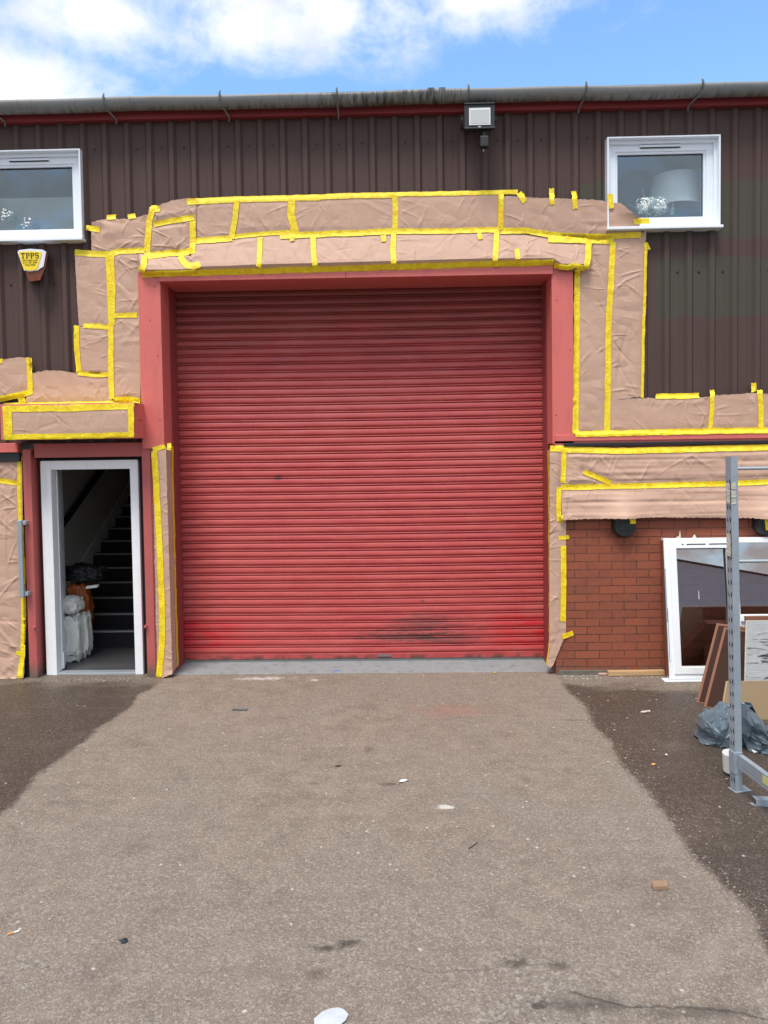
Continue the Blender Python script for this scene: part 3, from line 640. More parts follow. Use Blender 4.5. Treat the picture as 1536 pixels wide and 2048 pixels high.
q0 = Vector((wx+.07, .55, 1.12)); 
def onwall(px, py, X):
    d = ray(px, py); t = (X-CP.x)/d.x; return CP+d*t
h0 = onwall(128, 1045, wx+.06); h1 = onwall(210, 930, wx+.06); dv = h1-h0
hr.tube([h0-dv*.35, h0, h1, h1+dv*.5], .036, 10)
for t in (.1, .9): p_ = h0+dv*t; hr.tube([p_, p_+Vector((-.06, 0, -.04))], .010, 6)
part('handrail', hr, M['black'])
# left door under its paper, with pull handle
q = MB(); q.box(-4.6, -3.46, -.09, -.03, 0.0, 2.03, 0, .004); ed = part('entrance_door', q, M['void']); COLL.box(-4.6, -3.45, -.09, 0, 0, 2.1)
ha, hb = at(40, 1040, -.20), at(46, 1195, -.20); q = MB()
q.box(ha.x-.026, ha.x+.016, -.21, -.185, hb.z, ha.z, 0, .008); q.box(ha.x-.014, ha.x-.009, -.2125, -.209, hb.z+.02, ha.z-.02, 1)
for zz in (ha.z-.03, hb.z+.03): q.box(ha.x-.01, ha.x+.045, -.19, -.12, zz-.018, zz+.018, 0, .004)
build('pull_handle', q, [M['grey'], M['zinc']], ed)
# ------------------------------------------------------------------ masking paper and tape
SHEETS = []; TAPES = []
def sheet(label, top, bot, yt, yb=None, bulge=0., bat=.8, amp=1., tapes=(), Yp=None): SHEETS.append(dict(label=label, top=top, bot=bot, yt=yt, yb=yt if yb is None else yb, bulge=bulge, bat=bat, amp=amp, tapes=list(tapes)))
W1 = 12
YU = -.118
P = 'brown masking paper '
sheet('crumpled brown paper bunched at the upper left corner beside the left window', [(184, 444), (210, 439), (253, 438), (280, 434), (306, 426)], [(183, 506), (240, 508), (306, 506)], YU, amp=1.9,
      tapes=[([(172, 455), (200, 460)], 11), ([(214, 435), (232, 434)], 10), ([(256, 434), (272, 432)], 10), ([(150, 505), (190, 508), (220, 508), (240, 502), (290, 501)], 12)])
sheet('square of creased brown paper boxed in by tape, above the left shutter corner', [(297, 420), (320, 410), (345, 401), (380, 396), (392, 398)], [(292, 512), (330, 512), (393, 506)], YU-.01, amp=1.6,
      tapes=[([(320, 418), (306, 418), (299, 440), (294, 504)], 12), ([(308, 449), (350, 441), (389, 434)], 11), ([(386, 442), (386, 480), (384, 508)], 12), ([(290, 512), (340, 506), (365, 505), (390, 500)], 13)])
sheet('narrow brown paper panel at the start of the top row, left of the slanted tape', [(372, 404), (420, 402), (480, 400)], [(384, 486), (430, 487), (470, 484)], YU-.004,
      tapes=[([(374, 404), (470, 399), (640, 395)], 12), ([(392, 482), (425, 480), (465, 476)], 12), ([(474, 402), (470, 440), (463, 478)], 11)])
sheet('brown paper panel in the top row between the slanted tape and the doubled tape', [(470, 400), (590, 397)], [(460, 480), (590, 475)], YU-.002,
      tapes=[([(460, 474), (530, 467), (590, 464)], 9), ([(584, 392), (582, 430), (592, 470)], 15)])
sheet('smooth brown paper panel centred in the top row, left of the middle tape', [(586, 397), (790, 391)], [(588, 468), (690, 470), (790, 462)], YU-.003, amp=.8,
      tapes=[([(600, 396), (690, 392), (790, 390)], 11), ([(560, 472), (650, 468), (790, 463)], 12), ([(790, 391), (791, 430), (790, 462)], 11)])
sheet('smooth brown paper panel in the top row, right of the middle tape', [(788, 391), (1004, 386)], [(789, 462), (1002, 460)], YU-.002, amp=.8,
      tapes=[([(788, 389), (900, 387), (1036, 384)], 9), ([(790, 463), (900, 462), (1000, 459)], 11), ([(1002, 388), (1001, 460)], 11)])
sheet('long brown paper sheet curling over the corner of the right window', [(1002, 392), (1045, 393), (1100, 397), (1180, 399), (1240, 407), (1258, 424), (1276, 438)], [(1000, 462), (1110, 468), (1200, 474), (1284, 474)], -.150, -.125, amp=1.1,
      tapes=[([(1038, 386), (1050, 404)], 11), ([(1103, 377), (1104, 410)], 10), ([(1147, 382), (1151, 418)], 10), ([(1220, 388), (1222, 417)], 11), ([(1268, 443), (1298, 442)], 11),
             ([(1000, 462), (1050, 461), (1100, 470), (1180, 474), (1282, 470)], 12), ([(1096, 478), (1160, 480), (1228, 482)], 13)])
row2 = [('crushed brown paper scrap at the left shutter corner, directly above the red jamb', [(278, 503), (330, 506), (390, 502)], [(282, 548), (388, 547)], 2.0,
         [([(290, 512), (288, 530), (283, 546)], 12), ([(360, 512), (372, 530), (388, 533), (400, 528)], 13)]),
        ('brown paper panel in the lower row over the lintel, leftmost of the smooth ones', [(382, 480), (462, 478), (522, 470)], [(384, 547), (520, 543)], 1.1, [([(520, 474), (520, 500), (517, 534)], 10)]),
        ('short brown paper panel in the lower row with one steep diagonal crease', [(518, 472), (632, 470)], [(518, 543), (632, 540)], 1., [([(626, 473), (627, 500), (630, 534)], 11), ([(583, 470), (585, 482)], 9)]),
        ('brown paper panel in the lower row left of the central tape', [(628, 470), (788, 465)], [(628, 540), (788, 536)], 1., [([(787, 465), (786, 500), (788, 535)], 11), ([(766, 470), (768, 483)], 10)]),
        ('brown paper panel in the lower row right of the central tape', [(786, 465), (994, 461)], [(786, 536), (994, 530)], 1., [([(994, 462), (992, 490), (990, 522)], 11), ([(958, 466), (961, 479)], 9)]),
        ('wrinkled brown paper panel at the right end of the lower row above the lintel', [(990, 462), (1060, 470), (1110, 474), (1180, 484)], [(990, 531), (1108, 527), (1122, 540), (1180, 540)], 1.7,
         [([(1033, 498), (1036, 518)], 10), ([(1177, 484), (1176, 515), (1172, 538)], 12), ([(1108, 532), (1135, 536), (1150, 530), (1170, 540)], 11)])]
for i, (lab, tp, bt_, am, tps) in enumerate(row2):
    if i == 3: tps = tps+[([(284, 549), (500, 543), (700, 537), (900, 531), (1107, 525)], 12)]
    sheet(lab, tp, bt_, YU, -.178, bulge=-.035, bat=.80, amp=am, tapes=tps)
sheet('tall narrow brown paper strip on the ribbed wall below the left window corner', [(150, 510), (185, 512), (218, 512)], [(158, 652), (190, 655), (220, 655)], YU, tapes=[([(216, 512), (219, 580), (222, 650)], 10), ([(224, 512), (227, 580), (226, 650)], 8)])
sheet('brown paper strip running down the outer side of the left red jamb', [(216, 506), (250, 506), (283, 500)], [(226, 800), (255, 800), (281, 800)], YU-.006, amp=1.2, tapes=[([(228, 631), (274, 630)], 10), ([(222, 648), (222, 720), (224, 798)], 11), ([(228, 799), (250, 798), (281, 801)], 11)])
sheet('small rectangle of brown paper framed in tape on three sides, left of the jamb', [(152, 652), (185, 654), (220, 656)], [(158, 742), (220, 745)], YU-.004, tapes=[([(153, 651), (154, 700), (158, 745)], 11), ([(167, 651), (200, 653), (218, 655)], 10), ([(156, 746), (190, 750), (220, 749)], 10)])
sheet('low wide brown paper sheet above the door hood', [(62, 748), (90, 741), (130, 742), (160, 749), (222, 752)], [(50, 806), (140, 806), (225, 806)], YU-.003, tapes=[([(8, 812), (100, 810), (200, 808), (268, 806)], 12)])
sheet('brown paper at the far left edge above the end of the hood', [(-30, 722), (0, 720), (30, 716), (58, 714)], [(-30, 800), (0, 797), (62, 784)], YU-.006, tapes=[([(58, 716), (60, 750), (61, 780)], 11), ([(-30, 803), (0, 798), (40, 790), (66, 782)], 12), ([(-20, 722), (6, 722)], 9), ([(42, 795), (46, 806)], 14)])
sheet('brown paper panel framed in yellow tape on the front of the door hood', [(8, 812), (140, 810), (268, 808)], [(8, 877), (268, 872)], -.405, amp=.7,
      tapes=[([(6, 818), (140, 817), (268, 812)], 12), ([(14, 812), (17, 874)], 18), ([(262, 808), (262, 874)], 12), ([(8, 874), (140, 872), (268, 870)], 11)])
sheet('tall wrinkled brown paper strip beside the right red jamb', [(1150, 482), (1190, 486), (1226, 484)], [(1150, 864), (1215, 864)], YU-.003, amp=1.2, tapes=[([(1154, 540), (1153, 700), (1151, 868)], 12), ([(1226, 484), (1222, 560), (1217, 640), (1216, 720), (1214, 862)], 12)])
sheet('tall wrinkled brown paper strip nearest the bare ribbed wall under the right window', [(1222, 478), (1260, 474), (1292, 462)], [(1216, 800), (1250, 797), (1285, 794)], YU-.001, amp=1.3, tapes=[([(1292, 488), (1290, 560), (1286, 680), (1284, 796)], 6), ([(1290, 486), (1296, 500)], 10)])
sheet('low brown paper sheet spreading right from the foot of the tall strips', [(1214, 797), (1300, 796), (1360, 796), (1424, 794)], [(1214, 864), (1424, 861)], YU-.006, tapes=[([(1312, 793), (1398, 791)], 11), ([(1424, 780), (1424, 815), (1420, 858)], 9), ([(1150, 868), (1300, 865), (1420, 862), (1560, 860)], 12)])
sheet('brown paper piece in the low right strip between two upright tapes', [(1420, 792), (1470, 788), (1526, 786)], [(1420, 861), (1526, 860)], YU-.004, tapes=[([(1507, 766), (1507, 784)], 10), ([(1518, 780), (1522, 820), (1521, 856)], 11)])
sheet('brown paper end piece of the low right strip at the edge of view', [(1520, 788), (1600, 786)], [(1520, 860), (1600, 858)], YU-.002)
sheet('upper of two long brown paper bands across the top of the brick wall', [(1118, 899), (1200, 903), (1400, 901), (1620, 897)], [(1118, 976), (1300, 972), (1620, 963)], -.156, -.165, amp=1.1, tapes=[([(1130, 899), (1250, 902), (1400, 898), (1620, 893)], 12), ([(1167, 943), (1190, 953), (1222, 966)], 10)])
sheet('lower of two long brown paper bands, hanging loose above the brown bricks', [(1120, 975), (1300, 970), (1620, 961)], [(1124, 1039), (1180, 1037), (1300, 1034), (1620, 1036)], -.163, -.185, amp=1.3, tapes=[([(1122, 975), (1300, 971), (1460, 967), (1620, 960)], 11)])
sheet('brown paper wrapped down the brick edge at the right of the shutter', [(1099, 900), (1115, 895), (1130, 899)], [(1097, 1332), (1103, 1334), (1108, 1330)], -.158, amp=1.0, tapes=[([(1100, 897), (1130, 897)], 12), ([(1128, 900), (1127, 940), (1126, 966)], 10), ([(1118, 975), (1117, 1010), (1118, 1042)], 9), ([(1122, 1030), (1122, 1045)], 9), ([(1117, 1076), (1138, 1074)], 8), ([(1127, 1091), (1127, 1170), (1126, 1243)], 11), ([(1124, 1273), (1146, 1266)], 10)])
sheet('brown paper wrapped down the pier at the left of the shutter', [(306, 898), (325, 895), (343, 892)], [(314, 1352), (330, 1354), (352, 1346)], -.146, amp=1.0, tapes=[([(306, 899), (330, 893)], 9), ([(334, 893), (343, 893)], 14), ([(309, 902), (312, 960), (318, 1060), (322, 1160), (325, 1230), (324, 1290), (318, 1354)], 12)])
sheet('large brown paper sheet covering the closed door left of the open entrance', [(-60, 912), (0, 914), (44, 916)], [(-60, 1362), (0, 1362), (34, 1360), (50, 1354)], -.098, -.13, amp=1.6, tapes=[([(-40, 917), (0, 916), (42, 917)], 11), ([(40, 912), (40, 970), (41, 1030)], 10), ([(-40, 960), (0, 961), (38, 967)], 10), ([(42, 1030), (46, 1140), (48, 1240), (46, 1300), (40, 1356)], 10), ([(32, 1304), (44, 1309)], 8)])
# custom shape for the right wrap: full width to y 1265 and then tapering
def resample(pl, n):
    P_ = np.array(pl, float); d = np.r_[0, np.cumsum(np.hypot(*np.diff(P_, axis=0).T))]; t = np.linspace(0, d[-1], n)
    return np.c_[np.interp(t, d, P_[:, 0]), np.interp(t, d, P_[:, 1])]
def at_np(px, py, Y):
    fwn, rn, un = (np.array(v) for v in (fw, RT, UP)); d = fwn*F+rn*(px[..., None]-768)-un*(py[..., None]-PY0)
    t = (Y+D)/d[..., 1]; return np.array(CP)+d*t[..., None]
TSEG = []
for s_ in SHEETS:
    for pl_, w_ in s_['tapes']:
        q = [at(a, b2, s_['yt']) for a, b2 in pl_]
        for a, b2 in zip(q, q[1:]): TSEG.append((a.x, a.z, b2.x, b2.z))
TSEG = np.array(TSEG)
def tdist(x, z):
    out = np.full(x.shape, 9.)
    for ax, az_, bx, bz in TSEG:
        dx, dz = bx-ax, bz-az_; L = dx*dx+dz*dz+1e-9; t = np.clip(((x-ax)*dx+(z-az_)*dz)/L, 0, 1)
        out = np.minimum(out, np.hypot(x-ax-t*dx, z-az_-t*dz))
    return out
def vnoise(x, y, seed):
    def hsh(i, j): v = np.sin(i*127.1+j*311.7+seed*74.7)*43758.5453; return v-np.floor(v)
    xi, yi = np.floor(x), np.floor(y); fx, fy = x-xi, y-yi; fx = fx*fx*(3-2*fx); fy = fy*fy*(3-2*fy)
    return (hsh(xi, yi)*(1-fx)+hsh(xi+1, yi)*fx)*(1-fy)+(hsh(xi, yi+1)*(1-fx)+hsh(xi+1, yi+1)*fx)*fy
CRE = []
for i in range(420):
    cx = rng.uniform(-3.9, 3.5); cz = rng.uniform(0, 4.4); a = rng.uniform(0, math.pi); L = rng.uniform(.08, .38)
    CRE.append((cx, cz, math.cos(a), math.sin(a), L, rng.uniform(.012, .038), rng.uniform(.002, .0065)*(1 if rng.random() < .65 else -1)))
# creases pulled tight from the tape edges
for ax, az_, bx, bz in TSEG:
    for k in range(int(3+6*math.hypot(bx-ax, bz-az_))):
        t = rng.random(); a = math.atan2(bz-az_, bx-ax)+math.pi/2+rng.normal(0, .55); L = rng.uniform(.04, .14); sg = 1 if rng.random() < .5 else -1
        CRE.append((ax+(bx-ax)*t+sg*math.cos(a)*L*.9, az_+(bz-az_)*t+sg*math.sin(a)*L*.9, math.cos(a), math.sin(a), L, rng.uniform(.008, .022), rng.uniform(.002, .006)))
def disp(x, z, amp, seed, rip=0):
    h = .008*vnoise(x*3.1, z*3.1, seed)+.007*np.abs(vnoise(x*7+z*3, z*8, seed+1)-.5)*2
    r = 1-np.abs(vnoise(x*11+vnoise(x*3, z*3, 5)*3, z*9, seed+2)*2-1); h += .0016*r*r*r*r
    if rip: h += rip*(.006*np.abs(vnoise(x*1.1+z*2, z*20, seed+5)-.5)+.004*vnoise(x*2.1-z*3, z*34, seed+6))
    x0, x1, z0, z1 = x.min()-.3, x.max()+.3, z.min()-.3, z.max()+.3
    for cx, cz, ca, sa_, L, w_, am in CRE:
        if not (x0 < cx < x1 and z0 < cz < z1): continue
        u = (x-cx)*ca+(z-cz)*sa_; v = -(x-cx)*sa_+(z-cz)*ca+ .07*u*u/L
        f = np.clip(1-np.abs(v)/w_, 0, 1)*np.clip(1-(u/L)**2, 0, 1); h += am*f
    td = tdist(x, z); att = .18+.82*np.clip((td-.015)/.05, 0, 1)
    return np.maximum(h*amp*att*.8, -.004)
SB = MB(); SOBJ = []
for si, s_ in enumerate(SHEETS):
    tw = np.hypot(*np.ptp(np.array(s_['top'], float), axis=0)); hh = max(abs(s_['bot'][0][1]-s_['top'][0][1]), abs(s_['bot'][-1][1]-s_['top'][-1][1]))
    nu = max(6, int(max(tw, abs(s_['bot'][-1][0]-s_['bot'][0][0]))/1.7)); nv = max(6, int(hh/1.7))
    T = resample(s_['top'], nu); B = resample(s_['bot'], nu)
    v = np.linspace(0, 1, nv)[:, None]; px = T[:, 0]*(1-v)+B[:, 0]*v; py = T[:, 1]*(1-v)+B[:, 1]*v
    if 'right of the shutter' in s_['label']:       # straight edges to the last tape, then narrowing to the foot
        f = np.clip((py-1268)/66, 0, 1); u = np.linspace(0, 1, nu)[None, :]; px = 1099+u*(33*(1-f)+8*f)+(-3*f)
    if 'left of the shutter' in s_['label']:
        u = np.linspace(0, 1, nu)[None, :]; px = 305+10*v+u*(27+3*v)
    rag = (vnoise(px*.23, py*.23, 3+si)-.5)*2.2
    edge_ = np.zeros_like(px); edge_[0, :] = edge_[-1, :] = 1; px = px+rag*.5; py = py+edge_*rag
    u_ = np.linspace(0, 1, nu)[None, :]
    Y = s_['yt']*(1-v)+s_['yb']*v+0*px
    if s_['bulge']: Y = s_['yt']*(1-np.clip(v/s_['bat'], 0, 1))+(s_['yb']+s_['bulge'])*np.clip(v/s_['bat'], 0, 1)-s_['bulge']*np.clip((v-s_['bat'])/(1-s_['bat']), 0, 1)+0*px
    W_ = at_np(px, py, Y); x = W_[..., 0]; z = W_[..., 2]
    d = disp(x, z, s_['amp'], si*7.3, 2.4 if 'paper band' in s_['label'] else 0)
    if 'hanging loose' in s_['label']:
        for lx in (1247, 1534): d = d+.085*np.exp(-((px-lx)/30)**2)*np.clip(v*1.3-.2, 0, 1)
    if 'corner of the right window' in s_['label']:
        cf = np.clip((px-1232)/45, 0, 1)*np.clip((452-py)/25, 0, 1); d = d+.05*cf
    if 'hanging loose' in s_['label']: d = d+.02*v**2
    if 'closed door' in s_['label'] or 'of the shutter' in s_['label']: d = d+.03*np.clip((py-1325)/30, 0, 1)*vnoise(px*.1, py*.1, 9)
    W_[..., 1] -= d; W_[..., 2] = np.maximum(W_[..., 2], .004)
    mb = MB(); vs = [tuple(p_) for p_ in W_.reshape(-1, 3)]
    fs = [(i*nu+j, (i+1)*nu+j, (i+1)*nu+j+1, i*nu+j+1) for i in range(nv-1) for j in range(nu-1)]
    mb.add(vs, fs, 0, False)
    b0 = W_.reshape(-1, 3); base = Vector((float(b0[:, 0].mean()), float(b0[:, 1].mean()), float(b0[:, 2].min())))
    if 'of the shutter' in s_['label']:          # the part of the wrap that turns into the reveal
        left = 'left of' in s_['label']; col = (nu-1) if left else 0
        e = W_[:, col, :]; n_ = 10; vv = []
        for i in range(nv):
            f = float(np.clip((py[i, col]-1290)/40, 0, 1)) if not left else 0
            for k in range(n_):
                t = k/(n_-1); yy = e[i, 1]+t*(.205 if left else .205*(1-f*.8))
                xx = e[i, 0]+(.006+.012*vnoise(np.array(i*.12), np.array(k*.5), 3)*math.sin(math.pi*t))*(1 if left else -1)*(1 if t > 0 else 0)
                if left: xx = e[i, 0]+(-2.108-e[i, 0])*min(1, t*3)+.01*vnoise(np.array(i*.12), np.array(k*.5), 3)*(t > 0)
                else: xx = e[i, 0]+(1.438-e[i, 0])*min(1, t*3)*(1-f)-.01*vnoise(np.array(i*.12), np.array(k*.5), 3)*(t > 0)
                vv.append((float(xx), float(yy), float(e[i, 2])))
        mb.add(vv, [(i*n_+k, i*n_+k+1, (i+1)*n_+k+1, (i+1)*n_+k) for i in range(nv-1) for k in range(n_-1)], 0, True)
        ex = [Vector(vv[i*n_+n_-1]) for i in range(0, nv, 6)]; s_['inner'] = ex
    me_o = build('masking_paper', mb, M['paper'], None, base)
    tag(me_o, s_['label'], 'paper sheet', 'brown masking paper sheets taped over the facade'); SOBJ.append(me_o)
    SB.add(vs, fs)
bvh = BVHTree.FromPolygons(SB.v+COLL.v, [tuple(f) for f in SB.f]+[tuple(i+len(SB.v) for i in f) for f in COLL.f])
def front_y(x, z, dflt):
    best = None
    for dx, dz in ((0, 0), (.012, 0), (-.012, 0), (0, .012), (0, -.012)):
        h = bvh.ray_cast(Vector((x+dx, -1.2, z+dz)), Vector((0, 1, 0)), 1.6)
        if h[0] is not None and (best is None or h[0].y < best): best = h[0].y
    return dflt if best is None or best > dflt+.08 else best
ti = 0
for s_, so_ in zip(SHEETS, SOBJ):
    for pl_, w_ in s_['tapes']:
        ti += 1; P_ = np.array(pl_, float); L = np.hypot(*np.diff(P_, axis=0).T).sum(); n = max(3, int(L/2.5)); C = resample(pl_, n)
        tg = np.gradient(C, axis=0); tg /= np.linalg.norm(tg, axis=1)[:, None]; nr = np.c_[-tg[:, 1], tg[:, 0]]
        hy = -.41 if s_['yt'] < -.35 else min(s_['yt'], s_['yb'])
        rows_ = []; sd = random.random()*50
        for i in range(n):
            wob = (mnoise.noise(Vector((i*.12, sd, 0))))*.9; wd = w_*(1+.10*mnoise.noise(Vector((i*.15, sd, 9))))
            cc = at(C[i, 0]+nr[i, 0]*wob, C[i, 1]+nr[i, 1]*wob, hy)
            row = []
            for k in range(5):
                t = k/4-.5; tear = random.uniform(-1, 1)*1.2 if i in (0, n-1) else 0
                a = at(C[i, 0]+nr[i, 0]*(wob+t*wd)+tg[i, 0]*tear, C[i, 1]+nr[i, 1]*(wob+t*wd)+tg[i, 1]*tear, hy)
                y = front_y(a.x, a.z, hy)
                a = at(C[i, 0]+nr[i, 0]*(wob+t*wd)+tg[i, 0]*tear, C[i, 1]+nr[i, 1]*(wob+t*wd)+tg[i, 1]*tear, y)
                row.append([a.x, y-.0022-(ti % 4)*.0009+.0016*mnoise.noise(Vector((i*.5, k*.9, sd))), a.z])
            rows_.append(row)
        A = np.array(rows_); Ys = A[..., 1].copy()
        for _ in range(2):
            q = Ys.copy(); q[1:-1] = np.minimum(Ys[1:-1], (Ys[:-2]+Ys[2:])/2); Ys = q
        A[..., 1] = Ys; A[..., 2] = np.maximum(A[..., 2], .005)
        mb = MB(); mb.add([tuple(p_) for p_ in A.reshape(-1, 3)], [(i*5+k, (i+1)*5+k, (i+1)*5+k+1, i*5+k+1) for i in range(n-1) for k in range(4)], 0, True)
        build('tape_strip', mb, M['tape'], so_)
    if 'inner' in s_:
        ex = s_['inner']; mb = MB(); sg = 1 if 'left of' in s_['label'] else -1; vs = []
        for p_ in ex: vs += [(p_.x+sg*.003, p_.y-.045, p_.z), (p_.x+sg*.003, p_.y+.008, p_.z)]
        mb.add(vs, [(2*i, 2*i+1, 2*i+3, 2*i+2) for i in range(len(ex)-1)], 0, True); build('tape_strip', mb, M['tape'], so_)
# ------------------------------------------------------------------ alarm box
c = at(65, 515, YR); ab = thing('alarm_box', (c.x, YR, c.z-.16), 'yellow and white alarm bell box lettered TPPS with amber lens under the left window', 'alarm box')
def pq(px, py, Y): p_ = at(px, py, Y); return (p_.x, p_.z)
def scaled(poly, k, cx, cz): return [((x-cx)*k+cx, (z-cz)*k+cz) for x, z in poly]
ya = -.235
fr_ = [(38, 500), (60, 497.5), (84, 499), (92, 504), (87, 533), (80, 537), (75, 541), (60, 543), (48, 541), (35, 504)]
fp = [pq(a, b2, ya) for a, b2 in fr_]
cx = sum(p_[0] for p_ in fp)/len(fp); cz = sum(p_[1] for p_ in fp)/len(fp)
def frustum(p0_, y0, p1_, y1, mi=0):
    n = len(p0_); m_ = MB(); m_.add([(x, y0, z) for x, z in p0_]+[(x, y1, z) for x, z in p1_], [tuple(range(n)), tuple(reversed(range(n, 2*n)))]+[(i, i+n, (i+1) % n+n, (i+1) % n) for i in range(n)], mi); return m_
bx = frustum(fp, ya, [(x+.012, z) for x, z in scaled(fp, 1.04, cx, cz)], YR-.01); bx = frustum(fp, ya, [pq(a+(2.5 if a > 65 else .5), b2+.5, YR-.01) for a, b2 in fr_], YR-.01); build('cover', bx, M['alarmwhite'], ab)
lb = [(39, 503.5), (60, 502), (83, 503.5), (84, 506), (76, 534), (73, 539.5), (60, 541), (50, 539.5), (47, 536), (38, 506)]
lp = [pq(a-.5, b2+.3, ya-.003) for a, b2 in lb]; build('label_panel', frustum(lp, ya-.004, lp, ya+.001), M['yellow'], ab)
am = [pq(a, b2, ya+.05) for a, b2 in ((49, 543), (76, 543), (93, 513), (96, 508), (82, 560), (57, 563))]
am = [pq(a, b2, ya+.02) for a, b2 in ((49, 541), (88, 520), (94, 506), (96, 510), (93, 530), (82, 560), (57, 562.5))]
aml = [(49, 540), (86, 530), (92, 505), (95, 509), (91, 533), (80, 560), (58, 563)]; am = [pq(a, b2, ya+.01) for a, b2 in aml]
build('amber_lens', frustum(am, ya+.012, [pq(a+(2.5 if a > 65 else 0), b2+.5, YR) for a, b2 in aml], YR), M['amber'], ab)
tx = MB(); ux = (at(84, 510, ya).x-at(38, 510, ya).x)/46; o_ = at(42, 517, ya-.0065); hL = .052
def stroke(x0, z0, x1, z1): tx.box(o_.x+x0*ux, o_.x+x1*ux, o_.y-.001, o_.y, o_.z+z0*ux, o_.z+z1*ux)
stroke(0, 9.6, 8, 10.8); stroke(3.1, 0, 4.9, 10); stroke(1.8, 0, 6.2, .9); stroke(0, 8, .8, 10); stroke(7.2, 8, 8, 10)
for s0 in (9.6, 18.8):
    stroke(s0+1, 0, s0+2.8, 10.8); stroke(s0, 0, s0+4, .9); stroke(s0, 9.9, s0+6, 10.8); stroke(s0+2.8, 4.6, s0+6, 5.5); stroke(s0+5.6, 5.0, s0+7.4, 10.3)
s0 = 28.4
stroke(s0, 9.8, s0+6.4, 10.8); stroke(s0, 6.2, s0+1.8, 10.2); stroke(s0+.4, 5.2, s0+6.2, 6.5); stroke(s0+5, .8, s0+6.8, 5.6); stroke(s0, 0, s0+6.2, 1.0); stroke(s0, 0, s0+.8, 3.); stroke(s0+6, 8, s0+6.8, 10.6)
build('lettering', tx, M['ink'], ab)
def text(s_, size, loc, parent, m_):
    cu = bpy.data.curves.new('t', 'FONT'); cu.body = s_; cu.size = size; cu.align_x = 'CENTER'; cu.extrude = .0004
    ob = bpy.data.objects.new('t', cu); COL.objects.link(ob); me = bpy.data.meshes.new_from_object(ob); bpy.data.objects.remove(ob)
    mb = MB(); mb.add([(loc[0]+v.co.x, loc[1]-v.co.z, loc[2]+v.co.y) for v in me.vertices], [tuple(p_.vertices) for p_ in me.polygons]); build('lettering', mb, m_, parent)
xm = at(60.5, 520, ya).x
for py, s_, sz in ((522, 'www.tpps.co.uk', .022), (527, '0121 441 2999', .021), (531.5, '01926 40000', .018)): text(s_, sz, (xm, ya-.0065, at(60, py, ya).z), ab, M['ink'])
# ------------------------------------------------------------------ floodlight
yf = -.33; c = at(959, 230, yf)
fl_ = thing('floodlight', (c.x, YR, c.z-.05), 'black floodlight with white lens and motion sensor fixed below the gutter', 'floodlight')
x0, x1, z0, z1 = wrect(928.5, 207, 990, 258, yf)
q = MB(); q.box(x0, x1, yf, yf+.02, z0, z1, 0, .006); q.box(x0+.015, x1-.015, yf+.02, yf+.10, z0+.02, z1-.02, 0, .012); 
for k in range(9): xx = x0+.03+k*(x1-x0-.06)/8; q.box(xx-.003, xx+.003, yf+.10, yf+.125, z0+.04, z1-.04)
q.box(x0, x1, yf-.018, yf+.01, z0, z0+.012, 0, .003); q.box(x0, x1, yf-.012, yf+.01, z1-.012, z1, 0, .003)
build('housing', q, M['black'], fl_)
a0, a1, b0, b1 = wrect(938, 216.5, 981, 250, yf-.003)
q = MB(); q.box(a0, a1, yf-.008, yf-.0005, b0, b1, 1, .002); q.box(a0+.012, a1-.012, yf-.0095, yf-.008, b0+.012, b1-.018, 0); build('lens', q, [M['lens'], M['reflector']], fl_)
q = MB(); q.tube([(x0-.01, yf+.06, (z0+z1)/2), (x0-.022, yf+.06, (z0+z1)/2)], .012, 8); q.tube([(x1+.01, yf+.06, (z0+z1)/2), (x1+.022, yf+.06, (z0+z1)/2)], .012, 8)
q.box(x0-.016, x0-.010, yf+.045, YR-.002, (z0+z1)/2-.02, (z0+z1)/2+.02); q.box(x1+.010, x1+.016, yf+.045, YR-.002, (z0+z1)/2-.02, (z0+z1)/2+.02); q.box(x0-.016, x1+.016, YR-.008, YR-.002, (z0+z1)/2-.02, (z0+z1)/2+.02); build('bracket', q, M['black'], fl_)
s0_, s1_, t0_, t1_ = wrect(960, 273, 977, 294, yf+.02)
q = MB(); q.box(s0_, s1_, yf+.0, yf+.07, t0_, t1_, 0, .008); q.box(s0_+.004, s1_-.002, yf-.004, yf+.001, t0_+.004, t0_+.014); q.tube([((s0_+s1_)/2, yf+.035, t1_), ((s0_+s1_)/2+.002, yf+.035, t1_+.05), ((s0_+s1_)/2, yf+.03, z0+.005)], [.022, .020, .02], 12)
m2 = Vector(((s0_+s1_)/2-.005, yf+.03, t0_-.02)); q.tube([m2+Vector((0, 0, .02)), m2], .008, 8); build('motion_sensor', q, M['black'], fl_)
q = MB(); q.tube([m2, m2-Vector((0, 0, .013))], [.005, .003], 8); build('sensor_tip', q, M['reflector'], fl_)
q = MB(); e0 = at(957, 260, yf+.02); 
q.tube([e0, at(947, 270, yf+.03), at(949, 280, yf+.03), at(962, 287, yf+.02), at(975, 278, yf+.01), at(979, 266, yf+.02)], .0025, 6); q.tube([at(957, 260, yf+.04), at(950, 275, yf+.06), at(955, 290, YR-.02), at(958, 296, YR)], .004, 6)
build('cable', q, M['black'], fl_)
q = MB(); d0 = at(959, 253.5, yf-.02); q.prism([(d0.x-.018, d0.z), (d0.x, d0.z+.008), (d0.x+.018, d0.z), (d0.x, d0.z-.007)], yf-.0205, yf-.0185); build('emblem', q, M['lens'], fl_)
